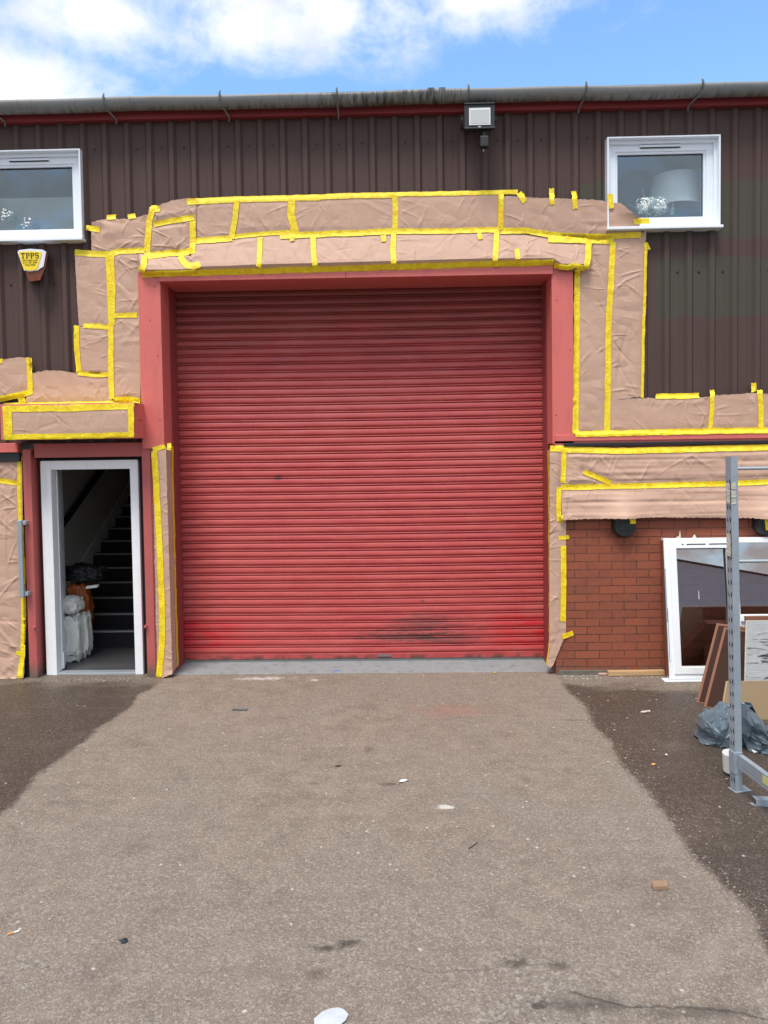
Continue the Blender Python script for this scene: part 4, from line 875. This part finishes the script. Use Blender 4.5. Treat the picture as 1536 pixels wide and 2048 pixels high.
# ------------------------------------------------------------------ bulkhead wall lights under the paper
def walllight(px0, px1, py0, py1, label, dy):
    x0, x1, z0, z1 = wrect(px0, py0, px1, py1, YB-.04); w = x1-x0; cx = (x0+x1)/2
    t = thing('wall_light', (cx, YB, z0), label, 'wall light', 'black wall lights under the paper band')
    def shp(k, dz): 
        o = []
        for i in range(24):
            a = math.pi*i/23; o.append((cx-math.cos(a)*w/2*k, z0+w*.46-math.sin(a)*w*.46*k+dz*0))
        return o+[(cx+w/2*k*.96, z1), (cx-w/2*k*.96, z1)]
    p1_ = shp(1, 0); p2_ = [((x-cx)*.86+cx, (z-(z0+z1)/2)*.88+(z0+z1)/2) for x, z in p1_]
    m_ = frustum(p1_, YB-.05, p1_, YB); m2_ = frustum(p2_, YB-.085, p1_, YB-.05); m_.add(m2_.v, m2_.f); build('body', m_, M['black'], t)
    q = MB(); zc = z0+w*.5; q.box(cx-w*.24, cx+w*.24, YB-.092, YB-.084, zc-.035, zc+.035, 0, .004); build('lens_cover', q, M['rubber'], t)
    q = MB(); q.tube([(cx, YB-.084, zc+.11), (cx, YB-.100, zc+.11)], [.045, .035], 16); build('sensor_dome', q, M['rubber'], t)
    return t
t = walllight(1224.5, 1271, 1016, 1075, 'black rounded wall light below the paper, left of the leaning window frame', 0)
q = MB(); a = at(1266, 1040, -.25); vs = []
for i in range(6):
    for k in range(2): vs.append((a.x-.026+k*.052+.003*math.sin(i*2), -.243+.012*math.sin(i*.9)*0-.02*(i/5)*(1-i/5), a.z+.035-.07*i/5))
q.add(vs, [(2*i, 2*i+1, 2*i+3, 2*i+2) for i in range(5)], 0, True); build('tape_strip', q, M['tape'], t)
t = walllight(1508, 1556, 1012, 1071, 'black wall light at the right edge, partly covered by yellow tape', 0)
q = MB(); vs = []; a = at(1536, 1045, -.25)
for i in range(6):
    for k in range(2): vs.append((a.x-.035+.02*i/5+k*.055, -.243-.02*(i/5)*(1-i/5), a.z+.06-.13*i/5))
q.add(vs, [(2*i, 2*i+1, 2*i+3, 2*i+2) for i in range(5)], 0, True); build('tape_strip', q, M['tape'], t)
# ------------------------------------------------------------------ flowers and lampshade behind the upper windows
def flowers(heads, Y, base, label, sprigs):
    t = thing('flower_bunch', base, label, 'flowers')
    for px, py, rp in heads:
        c = at(px, py, Y); r = rp/200; mb = MB()
        for i in range(230):
            u = random.uniform(-1, 1); a = random.uniform(0, 6.283); s_ = math.sqrt(1-u*u); d_ = Vector((s_*math.cos(a), s_*math.sin(a), u)); rr = r*random.uniform(.66, 1.14); p_ = c+d_*rr
            tx_ = d_.cross(Vector((random.random(), random.random(), random.random()))).normalized(); ty_ = (d_.cross(tx_)+d_*random.uniform(-.6, .6)).normalized(); w = random.uniform(.008, .014)
            mb.add([p_-tx_*w, p_-ty_*w*.8, p_+tx_*w+d_*w*.4, p_+ty_*w*.9], [(0, 1, 2, 3)])
        bm = bmesh.new(); bmesh.ops.create_icosphere(bm, subdivisions=2, radius=r*.55)
        for v in bm.verts: v.co = v.co*(1+.18*mnoise.noise(v.co*60))+c
        mb.bm(bm, 0, False); build('flower_head', mb, M['petal'], t)
        mb = MB(); mb.tube([c, Vector(((c.x+base[0])/2, Y+.01, (c.z+base[2])/2)), Vector(base)+Vector((0, .01, 0))], .0025, 6); build('stem', mb, M['leaf'], t)
    mb = MB()
    for (ax, ay, bx_, by) in sprigs:
        A = at(ax, ay, Y); B = at(bx_, by, Y); mb.tube([A, B], .0015, 5)
        for k in range(16):
            f = k/16; p_ = A.lerp(B, f); sd = 1 if k % 2 else -1; w = .016*(1-f*.6); mb.add([p_, p_+Vector((sd*w, random.uniform(-.01, .01), w*.3)), p_+Vector((sd*w*.8, 0, w*1.1))], [(0, 1, 2)])
    build('foliage', mb, M['leaf'], t)
b1_ = at(36, 462, .02); flowers([(19, 433, 14), (58, 449, 13)], .015, (b1_.x, .015, WL[2]+.085), 'two white artificial blooms with green sprigs in the left window', [(38, 460, 48, 412), (36, 460, 33, 420), (40, 458, 64, 432), (34, 458, 10, 445)])
b1_ = at(1300, 436, .02); flowers([(1288, 411, 14), (1303, 404, 8), (1319, 411, 14)], .015, (b1_.x, .015, WR[2]+.085), 'white artificial hydrangea blooms standing in the right window', [(1292, 430, 1285, 376), (1300, 430, 1256, 408), (1315, 432, 1350, 416), (1344, 430, 1346, 405)])
c = at(1350, 390, .38); lm = thing('table_lamp', (c.x, .38, WR[2]-.3), 'large pale drum lampshade behind the right window', 'lamp')
q = MB(); q.tube([(c.x, .38, c.z-.14), (c.x, .38, c.z+.17)], [.27, .21], 40, cap=False); build('lamp_shade', q, M['shade'], lm)
q = MB(); q.tube([(c.x, .38, WR[2]-.3), (c.x, .38, c.z+.1)], [.06, .015], 12); build('lamp_base', q, M['slate'], lm)
# ------------------------------------------------------------------ lumpy wrapped things in the hall
def lump(c, sx, sy, sz, seed, power=.35, n=64, crease=.10):
    bm = bmesh.new(); bmesh.ops.create_uvsphere(bm, u_segments=n, v_segments=n//2, radius=1)
    for v in bm.verts:
        d_ = v.co.copy(); q_ = Vector([math.copysign(abs(a)**power, a) for a in d_]); m_ = max(abs(q_.x), abs(q_.y), abs(q_.z)); 
        k = 1+crease*(mnoise.noise(Vector((d_.x*2+seed, d_.y*2, d_.z*2)))+.9*abs(mnoise.noise(Vector((d_.x*4+seed+d_.z*2, d_.y*5, d_.z*6-d_.x*3))))+.5*abs(mnoise.noise(Vector((d_.x*9+seed, d_.y*9, d_.z*13)))))
        v.co = Vector((c[0]+q_.x*sx*k, c[1]+q_.y*sy*k, c[2]+q_.z*sz*k))
    mb = MB(); mb.bm(bm, 0, True); return mb
def place(name, mb, m_, base, label, cat, group=None): return tag(build(name, mb, m_, None, base), label, cat, group)
def fromto(px0, px1, Y): return at(px0, 1290, Y).x, at(px1, 1290, Y).x
a, b_ = fromto(129, 157, .38); place('wrapped_pack', lump(((a+b_)/2, .40, .24), (b_-a)/2+.012, .07, .20, 1, .45, 90, .28), M['wrap'], ((a+b_)/2, .4, .02), 'white plastic wrapped pack standing nearest the open door leaf', 'wrapped pack', 'white wrapped packs')
a, b_ = fromto(153, 176, .52); place('wrapped_pack', lump(((a+b_)/2, .54, .25), (b_-a)/2+.005, .07, .20, 5, .45, 90, .28), M['wrap'], ((a+b_)/2, .54, .02), 'white plastic wrapped pack standing behind the front one by the stairs', 'wrapped pack', 'white wrapped packs')
c = at(144, 1209, .42); place('wrapped_pack', lump(c, .090, .12, .078, 9, .7, 90, .22), M['wrap'], (c.x, c.y, c.z-.09), 'rounded white wrapped bundle lying on top of the standing packs', 'wrapped pack', 'white wrapped packs')
c = at(160, 1215, .64); place('orange_bag', lump((c.x, c.y, .50), .10, .10, .24, 13, .7, 64, .35), M['orange'], (c.x, c.y, .24), 'orange plastic bag behind the white packs on the stair foot', 'bag')
c = at(158, 1150, .62); place('black_bag', lump((c.x, .70, c.z), .19, .14, .085, 17, .9, 90, .42), M['blackbag'], (c.x, .7, c.z-.1), 'crumpled black bag heaped over the orange bag in the doorway', 'bag')
c = at(171, 1178, .5); q = MB(); q.obox(c, Vector((.11, .02, .01)), Vector((.0, .05, .0)), Vector((.0, .01, .025))); place('white_card', q, M['wrap'], c, 'small white card lying between the black and the orange bag', 'card')
c = at(204, 1145, .8); q = MB(); q.box(c.x-.02, c.x+.02, c.y, c.y+.02, c.z-.035, c.z+.035, 0, .003); place('small_box', q, M['slate'], (c.x, c.y, c.z-.035), 'small grey carton on the stairs beside the black bag', 'box')
# ------------------------------------------------------------------ timber, pebble, leaning window
a = at(1213, 1349, Z=.0); b2 = at(1328, 1350, Z=.0); q = MB(); q.obox(Vector((a.x, YB-.075, .004)), Vector((b2.x-a.x, .01, .0)), Vector((0, .045, 0)), Vector((0, 0, .045)), 0, .004)
place('timber_batten', q, M['wood'], (a.x, YB-.05, 0), 'short pale timber batten lying along the foot of the brick wall', 'timber')
a = at(1206, 1350, Z=.0); place('flat_stone', lump((a.x, a.y, .01), .05, .02, .01, 3, .8, 12), mat('pink_stone', (.45, .28, .22), .8), (a.x, a.y, 0), 'flat pinkish stone chip at the left end of the pale batten', 'stone')
wy0, wy1 = -.33, -.172
wl0 = at(1335, 1350, wy0); wt = at(1325, 1079, wy1); LWz = wt.z; xw0 = (wl0.x+wt.x)/2
O = Vector((xw0, wy0, .012)); Uv = Vector((0, wy1-wy0, LWz)).normalized(); Xv = Vector((1, 0, 0)); Nv = Xv.cross(Uv)   # Nv points to the wall
HT = Vector((0, wy1-wy0, LWz)).length; PXM = 1/227.
lw = thing('window_frame', (xw0, wy0, 0), 'large white plastic window unit leaning against the brick wall', 'window frame')
def lb_(mb, u0, u1, v0, v1, d0, d1, mi=0, bev=.004): mb.obox(O+Xv*u0+Uv*v0-Nv*d0, Xv*(u1-u0), -Nv*(d1-d0) if False else Nv*(-(d1-d0)), Uv*(v1-v0), mi, bev)
# Nv direction check: keep the thickness toward the camera
if Nv.y > 0: pass
else: Nv = -Nv
UW = 1.75; f1 = .05; c1 = .062
mb = MB(); lb_(mb, 0, f1, .0, HT, -.03, .04); lb_(mb, UW-f1, UW, .0, HT, -.03, .04); lb_(mb, f1-.001, UW-f1+.001, HT-f1, HT-.001, -.03, .0395); lb_(mb, f1-.001, UW-f1+.001, .001, f1, -.03, .0395)
mu = .625; lb_(mb, mu-.03, mu+.03, f1, HT-f1, -.03, .0392); lb_(mb, mu+.029, UW-f1, .50, .56, -.03, .0388)
fo = build('outer_frame', mb, M['whitedirty'], lw)
mb = MB(); q0, q1, v0, v1 = f1-.005, mu-.025, f1-.005, HT-f1+.005
lb_(mb, q0, q0+c1, v0, v1, -.02, .052); lb_(mb, q1-c1*.75, q1, v0, v1, -.02, .052); lb_(mb, q0+c1-.001, q1-c1*.75+.001, v1-c1*.8, v1-.001, -.02, .0515); lb_(mb, q0+c1-.001, q1-c1*.75+.001, v0+.001, v0+c1, -.02, .0515)
build('casement', mb, M['whitedirty'], lw)
mb = MB()
for u in (.20, .40): lb_(mb, u, u+.17, HT-.062, HT-.052, .052, .0535, 0, 0)
for u in (.16,): lb_(mb, u, u+.012, HT-.064, HT-.050, .052, .0535, 0, 0)
build('vent_slots', mb, M['hole'], lw)
mb = MB(); e0, e1, g0, g1 = q0+c1-.01, q1-c1*.75+.01, v0+c1-.01, v1-c1*.8+.01
mb.add([O+Xv*a_+Uv*b3-Nv*.01 for a_, b3 in ((e0, g0), (e1, g0), (e1, g1), (e0, g1))], [(0, 1, 2, 3)]); build('pane', mb, M['glass2'], lw)
mb = MB(); mb.add([O+Xv*a_+Uv*b3-Nv*.01 for a_, b3 in ((mu+.02, .55), (UW-f1+.01, .55), (UW-f1+.01, HT-f1+.01), (mu+.02, HT-f1+.01))], [(0, 1, 2, 3)]); build('pane', mb, M['glass2'], lw)
mb = MB(); mb.add([O+Xv*a_+Uv*b3-Nv*.012 for a_, b3 in ((mu+.02, f1), (UW-f1+.01, f1), (UW-f1+.01, .51), (mu+.02, .51))], [(0, 1, 2, 3)]); build('panel', mb, M['white'], lw)
mb = MB()
for (a0_, a1_, b0_, b1_) in ((e0+.01, e1-.01, g1-.018, g1-.010), (e1-.018, e1-.010, g0+.01, g1-.018)): lb_(mb, a0_, a1_, b0_, b1_, .012, .022, 0, 0)
build('gasket', mb, M['black'], lw)
mb = MB(); lb_(mb, -.006, -.0005, .02, HT-.02, -.035, .03, 0, 0); build('brown_edge', mb, M['brownedge'], lw)
mb = MB(); lb_(mb, .0, .006, HT*.40, HT*.78, .040, .0412, 0, 0); lb_(mb, .006, .012, HT*.12, HT*.5, .040, .0412, 0, 0); build('blue_film', mb, mat('blue_film', (.10, .30, .42), .4, var=.5, vs=30), lw)
mb = MB(); mb.box(xw0-.055, xw0+UW+.02, wy0-.075, wy0+.02, .001, .013, 0, .003); build('sill', mb, M['white'], lw)
mb = MB()
for u, hh_, w_ in ((.15, .07, .022), (.125, .015, .03), (.27, .03, .04)):
    p_ = O+Xv*u+Uv*HT; mb.add([p_, p_+Vector((w_, 0, 0)), p_+Vector((w_*.8, .01, hh_)), p_+Vector((w_*.6, .012, hh_*.9))], [(0, 1, 2, 3)])
build('torn_film', mb, M['tapepeel'], lw)
c_ = O+Xv*.30+Uv*.70-Nv*.0115; mb = MB(); mb.add([c_, c_+Xv*.006, c_+Xv*.005+Uv*.075, c_+Xv*.001+Uv*.075], [(0, 1, 2, 3)]); build('scratch_mark', mb, M['paperw'], lw)
# ------------------------------------------------------------------ boards
def board(BL, TL, width, thick, mats, name, label, cat, group=None, W_=None):
    BL, TL = Vector(BL), Vector(TL); up = TL-BL
    if W_ is None:
        th_ = math.atan2(up.x, up.y); W_ = Vector((math.cos(th_), -math.sin(th_), 0))
    Wv = W_*width; nrm = Wv.cross(up).normalized()
    if nrm.y < 0: nrm = -nrm
    mb = MB(); mb.obox(BL, Wv, nrm*thick, up, 1, .002)
    f = BL-nrm*.0012; e_ = .040 if 'brown' in label else .008; mb.add([f+Wv*e_+up*.01, f+Wv*.99+up*.01, f+Wv*.99+up*(1-e_*.7), f+Wv*e_+up*(1-e_*.7)], [(0, 1, 2, 3)], 0)
    return tag(build(name, mb, mats, None, BL), label, cat, group)
G_ = 'brown veneered panels leaning by the rack'
b0_ = at(1392, 1404, Z=.0); t0_ = at(1433, 1246, b0_.y+.50); board(b0_, t0_, .55, .05, [M['brown'], M['brownedge']], 'wooden_panel', 'rear brown wooden panel leaning nearest the white window frame', 'panel', G_)
b0_ = at(1407, 1413, Z=.0); t0_ = at(1448, 1254, b0_.y+.50); board(b0_, t0_, .55, .05, [M['brown'], M['brownedge']], 'wooden_panel', 'front brown wooden panel leaning just behind the grey rack post', 'panel', G_)
b0_ = at(1484, 1400, -1.15); b0_.z = .0; t0_ = at(1492, 1241, -.95); b0_.x = at(1482, 1360, -1.1).x
board(b0_, t0_, .9, .012, [M['mottled'], M['tapepeel']], 'painted_board', 'weathered grey board streaked with black, right of the rack post', 'board', None, Vector((1, 0, 0)))
b0_ = at(1440, 1440, Z=0.); t0_ = at(1453, 1362, b0_.y+.12); board(b0_, t0_, .9, .018, [M['tan'], M['tanedge']], 'tan_board', 'low tan sheet board standing behind the grey plastic bag', 'board', None, Vector((1, 0, 0)))
a = at(1500, 1240, -.8); q = MB(); q.obox(Vector((a.x, -.84, 0)), Vector((.8, 0, 0)), Vector((0, .03, 0)), Vector((0, .12, a.z+.01)), 0, .003); place('orange_board', q, M['brownedge'], (a.x, -.84, 0), 'orange brown board edge showing behind the weathered grey board', 'board')
# ------------------------------------------------------------------ storage rack
pb = at(1476, 1585, Z=0.); pt = at(1466, 913, pb.y); rk = thing('storage_rack', (pb.x, pb.y, 0), 'grey perforated steel rack standing in front of the brick wall', 'rack')
up = (pt-pb); upn = up.normalized(); xa = Vector((1, 0, 0)); xa = (xa-upn*xa.dot(upn)).normalized(); ya_ = upn.cross(xa)
if ya_.y < 0: ya_ = -ya_
def upright(o, name='upright'):
    wf, wd, t_ = .040, .052, .0025; q = MB()
    # front web facing the camera, two flanges running back; the left flange carries the slots
    q.obox(o-xa*wf*.3, xa*wf, ya_*t_, up, 0); q.obox(o-xa*wf*.3-xa*t_, xa*t_, ya_*wd, up, 0); q.obox(o-xa*wf*.3+xa*wf, xa*t_, ya_*wd, up, 0)
    q.obox(o-xa*wf*.3, xa*.012, ya_*t_, up, 0) if False else None
    c0 = o-xa*(wf*.3+t_+.0006)
    for k in range(int(up.length/.075)-1):
        z = .07+k*.075; 
        for s_, yy in ((-1, .013), (1, .036)):
            p_ = c0+upn*z+ya_*yy; q.add([p_+ya_*(-.006)+upn*(.018*s_*-1)*.6, p_+ya_*.004+upn*.019, p_+ya_*.006+upn*(-.004), p_+ya_*(-.004)-upn*.019], [(0, 1, 2, 3)], 1)
    u = build(name, q, [M['grey'], M['hole']], rk); return u
# turned so that the slotted flange shows to the left of the web
xa = Vector((math.cos(R(12)), math.sin(R(12)), 0)); xa = (xa-upn*xa.dot(upn)).normalized(); ya_ = upn.cross(xa); ya_ = ya_ if ya_.y > 0 else -ya_
up1 = upright(pb)
q = MB(); q.obox(pb-xa*.02-ya_*.006, xa*.11, ya_*.075, Vector((0, 0, .005)), 0, .001); build('foot_plate', q, M['grey'], up1)
for z0_, z1_ in ((1.74, 1.87), (1.43, 1.57)):
    q = MB(); n_ = 14; vs = []
    for i in range(n_):
        f = i/(n_-1); zz = z0_+(z1_-z0_)*f
        for k in range(3): p_ = pb+upn*zz-xa*(.0205+.0006)+ya_*(.002+k*.018)+Vector((random.uniform(-.003, 0), 0, random.uniform(-.004, .004))); vs.append(p_)
    q.add(vs, [(i*3+k, i*3+k+1, i*3+k+4, i*3+k+3) for i in range(n_-1) for k in range(2)], 0)
    w_ = .034 if z0_ > 1.6 else .0
    if w_:
        vs = []
        for i in range(n_):
            f = i/(n_-1); zz = z0_+(z1_-z0_)*f
            for k in range(3): vs.append(pb+upn*zz-xa*.016-ya_*(.0015+random.uniform(0, .002))+xa*k*w_/2*(1 if i % 2 else .8))
        q.add(vs, [(i*3+k, i*3+k+1, i*3+k+4, i*3+k+3) for i in range(0, n_-1) if i % 5 != 3 for k in range(2)], 0)
    build('old_sticker', q, M['tapepeel'], up1)
# end frame: thin rods and the rear upright out of view to the right
far_ = Vector((.95, .0, 0))
a = at(1480, 937, pb.y+.02)
q = MB(); q.tube([Vector((a.x-.02, pb.y+.03, a.z)), Vector((pb.x+.95, pb.y+.03, a.z))], .0105, 10); build('cross_rod', q, M['zinc'], rk)
a = at(1480, 1123, pb.y+.02)
q = MB(); q.tube([Vector((a.x-.02, pb.y+.03, a.z)), Vector((pb.x+.95, pb.y+.03, a.z))], .0105, 10); build('cross_rod', q, M['zinc'], rk)
o2 = pb+Vector((.93, 0, 0)); upright(o2)
# low beam running towards the viewer
z_b = at(1479, 1508, pb.y).z; e_ = at(1536, 1553, Z=z_b); A = Vector((pb.x-.005, pb.y-.01, z_b)); dr_ = (e_-A); dr_.z = 0; dr_ = dr_.normalized(); L = 1.1
sd_ = Vector((dr_.y, -dr_.x, 0)); sd_ = sd_ if sd_.x > 0 else -sd_
q = MB(); q.obox(A, dr_*L, sd_*.032, Vector((0, 0, -.062)), 0, .003); q.obox(A+Vector((0, 0, -.063)), dr_*L, sd_*.022, Vector((0, 0, -.022)), 0, .002)
bm_ = build('shelf_beam', q, M['grey'], rk)
q = MB(); q.obox(pb-xa*.022+upn*.115-ya_*.003, xa*.055, ya_*.055, upn*(.13), 0, .002); build('beam_connector', q, M['grey'], rk)
yp = e_; q = MB(); q.obox(A+dr_*((e_-A).length-.05)-sd_*.002+Vector((0, 0, -.012)), dr_*.09, sd_*.0015, Vector((0, 0, -.045)), 0); build('yellow_sticker', q, mat('pale_yellow_label', (.55, .53, .20), .6), bm_)
# loose bracket piece on the ground
a = at(1512, 1612, Z=.0); q = MB(); q.obox(Vector((a.x, a.y, .035)), Vector((.32, -.06, .0)), Vector((0, .05, 0)), Vector((0, 0, .004)), 0, .001); q.obox(Vector((a.x, a.y, .0)), Vector((.32, -.06, 0)), Vector((0, .003, 0)), Vector((0, 0, .036)), 0, .001); q.obox(Vector((a.x, a.y, 0)), Vector((-.02, .012, 0)), Vector((.0, .03, 0)), Vector((0, 0, .004)), 0, .001)
place('steel_offcut', q, M['grey'], (a.x, a.y, 0), 'loose grey steel angle lying on the ground in front of the rack', 'metal piece')
# white roll behind the post
a = at(1463, 1562, Z=0.); q = MB(); q.tube([(a.x+.03, a.y+.09, .03), (a.x+.02, a.y+.07, .15)], [.042, .045], 18); place('white_tub', q, M['wrap'], (a.x+.03, a.y+.09, 0), 'small white plastic tub behind the foot of the rack post', 'tub')
# grey plastic bags
def crumple_bag(outline, Y0, depth, seed, n=46):
    """a filled, creased polythene bag whose front follows an outline given by support points"""
    pts = [at(a, b3, Y0) for a, b3 in outline]; c = sum(pts, Vector())/len(pts); mb = MB(); vs = []; m_ = len(outline)*6; rings = 16
    per = []
    for i in range(len(pts)):
        for k in range(6): per.append(pts[i].lerp(pts[(i+1) % len(pts)], k/6))
    for rr in range(rings+1):
        t = rr/rings; a = t*math.pi; rad = math.sin(a)**.55; yy = -math.cos(a)
        for i, p_ in enumerate(per):
            d_ = p_-c; w = c+d_*rad; q_ = Vector((w.x*9+seed, yy*1.5, w.z*9)); 
            cr = abs(mnoise.noise(q_))*.075+abs(mnoise.noise(q_*2.3+Vector((3, 1, 2))))*.045+abs(mnoise.noise(q_*5))*.018
            w = w+Vector((d_.x*.18*mnoise.noise(q_*1.3), 0, d_.z*.18*mnoise.noise(q_*1.1+Vector((7, 0, 0))))); w.y = Y0+yy*depth*(1.0)+(cr if yy < 0 else -cr)*1.0+.06*mnoise.noise(q_*.6)
            w.z = max(w.z, .003); vs.append(w)
    fs = [(r_*m_+i, r_*m_+(i+1) % m_, (r_+1)*m_+(i+1) % m_, (r_+1)*m_+i) for r_ in range(rings) for i in range(m_)]
    mb.add(vs, fs, 0, False); return mb
Yb = at(1440, 1500, Z=0).y
mb = crumple_bag([(1443, 1409), (1465, 1412), (1482, 1440), (1484, 1500), (1470, 1508), (1440, 1500), (1418, 1492), (1396, 1488), (1400, 1478), (1405, 1466), (1396, 1448), (1400, 1432), (1420, 1418)], Yb+.16, .16, 2)
place('plastic_bag', mb, M['bag'], (pb.x, Yb, 0), 'crumpled grey plastic bag bulging out left of the rack post', 'bag', 'grey plastic bags')
mb = crumple_bag([(1480, 1412), (1500, 1410), (1520, 1440), (1536, 1455), (1580, 1470), (1600, 1530), (1560, 1560), (1520, 1535), (1490, 1505), (1478, 1460)], Yb+.04, .15, 11)
place('plastic_bag', mb, M['bag'], (pb.x+.3, Yb, 0), 'crumpled grey plastic bag between the rack post and the right edge', 'bag', 'grey plastic bags')
# ------------------------------------------------------------------ litter
def flat(name, px, py, outline, m_, label, cat, th_=.003, curl=.004):
    c = at(px, py, Z=0); mb = MB(); n = len(outline); rim = [(c.x+a/1000, c.y+b3/1000, .002+abs(curl)*random.random()) for a, b3 in outline]
    mb.add(rim+[(v[0], v[1], v[2]+th_) for v in rim]+[(c.x, c.y, .003+th_+curl)], [tuple(reversed(range(n)))]+[(i, (i+1) % n, (i+1) % n+n, i+n) for i in range(n)]+[(i+n, (i+1) % n+n, 2*n) for i in range(n)], 0)
    return place(name, mb, m_, (c.x, c.y, 0), label, cat)
flat('plastic_scrap', 664, 2040, [(-62, -30), (-30, -45), (30, -40), (52, -12), (60, 20), (38, 42), (18, 48), (-12, 45), (-38, 30), (-66, -5)], M['plastic'], 'milky flat plastic piece lying at the bottom edge of the yard', 'plastic piece', .004, .006)
c = at(1317, 1776, Z=0); q = MB(); q.obox(c+Vector((-.035, -.025, .001)), Vector((.075, .006, 0)), Vector((.012, .05, 0)), Vector((0, 0, .022)), 0, .003); place('broken_block', q, M['brickbit'], (c.x, c.y, 0), 'small brown broken block lying alone on the right of the yard', 'block')
c = at(28, 1867, Z=0); q = MB(); d_ = Vector((.022, .014, 0)); q.tube([c+Vector((0, 0, .005))-d_, c+Vector((0, 0, .005))], .004, 8, 0); q.tube([c+Vector((0, 0, .005)), c+Vector((0, 0, .0055))+d_*.8], .0038, 8, 1)
place('cigarette_end', build('tmp', MB(), M['cork']) and q, [M['cork'], M['paperw']], (c.x, c.y, 0), 'orange and white cigarette end near the left edge of the yard', 'cigarette end')
for o in [o for o in bpy.data.objects if o.name.startswith('tmp')]: bpy.data.objects.remove(o)
c = at(249, 1884, Z=0); q = MB(); q.tube([(c.x, c.y, .001), (c.x, c.y, .010), (c.x, c.y, .012)], [.014, .013, .009], 14); q.tube([(c.x-.010, c.y+.004, .004), (c.x-.026, c.y+.008, .003)], .003, 6); place('bottle_cap', q, M['rubber'], (c.x, c.y, 0), 'small dark round cap on the left side of the yard', 'cap')
flat('paper_scrap', 806, 1564, [(-26, -12), (-8, -20), (6, -6), (30, -2), (36, 10), (8, 16), (-14, 18)], M['paperw'], 'torn bright white paper scrap near the middle of the yard', 'paper scrap', .002, .014)
flat('paper_scrap', 1290, 1425, [(-42, -14), (-10, -20), (20, -8), (44, 4), (46, 20), (4, 14), (-24, 10)], M['glassdirt'], 'flattened dirty paper scrap on the dark damp ground before the window frame', 'paper scrap', .002, .010)
flat('orange_peel', 1307, 1531, [(-18, -8), (0, -12), (16, 0), (14, 12), (-6, 12)], M['cork'], 'small orange scrap on the dark damp ground', 'scrap', .003, .010)
flat('wood_chip', 1333, 1511, [(-10, -12), (2, -14), (9, 4), (2, 14), (-8, 6)], M['paperw'], 'tiny pale chip on the damp ground left of the bag', 'chip', .003, .006)
flat('slate_offcut', 480, 1420, [(-66, -16), (56, -22), (66, 4), (62, 16), (-54, 14)], M['slate'], 'thin grey offcut lying on the concrete before the shutter, left of centre', 'offcut', .006, .008)
flat('blue_scrap', 672, 1343, [(-30, -6), (0, -14), (34, -4), (26, 8), (-18, 10)], mat('blue_scrap_paint', (.05, .14, .45), .5), 'blue plastic scrap at the grey threshold', 'scrap', .003, .008)
flat('yellow_scrap', 990, 1347, [(-14, -8), (8, -10), (16, 6), (-6, 10)], M['tape'], 'small scrap of yellow tape on the ground before the shutter', 'scrap', .003, .010)
flat('dark_leaf', 676, 1533, [(-22, -6), (0, -14), (24, -2), (8, 10), (-12, 8)], mat('dead_leaf', (.06, .045, .03), .7), 'dark dead leaf on the open concrete, left of the white scrap', 'leaf', .001, .008)
c = at(948, 1692, Z=0); q = MB(); q.tube([c+Vector((-.03, -.03, .003)), c+Vector((0, 0, .005)), c+Vector((.02, .03, .003))], .0022, 6); place('dark_twig', q, M['rubber'], (c.x, c.y, 0), 'short dark twig on the concrete right of centre', 'twig')
# ------------------------------------------------------------------ brick shed across the yard, behind the viewer (mirrored in the glass)
sb = mat('shed_brick', (.84, .66, .60), .85, var=.15, vs=1.5)
ob = thing('opposite_shed', (8, -36, 0), 'low brick shed with a shallow gable roof across the yard', 'building')
q = MB(); q.prism([(-10, 0), (34, 0), (34, 1.2), (12, 5.3), (-10, 1.2)], -36.2, -36); build('gable_wall', q, sb, ob)
q = MB(); q.add([(-10.4, -35.8, 1.2), (12, -35.8, 5.4), (34.4, -35.8, 1.2), (-10.4, -46, 1.2), (12, -46, 5.4), (34.4, -46, 1.2)], [(0, 1, 4, 3), (1, 2, 5, 4)]); build('roof', q, M['slate'], ob)
q = MB(); q.box(10, 14, -35.98, -35.9, 0, 3.2); build('door', q, M['fascia'], ob)
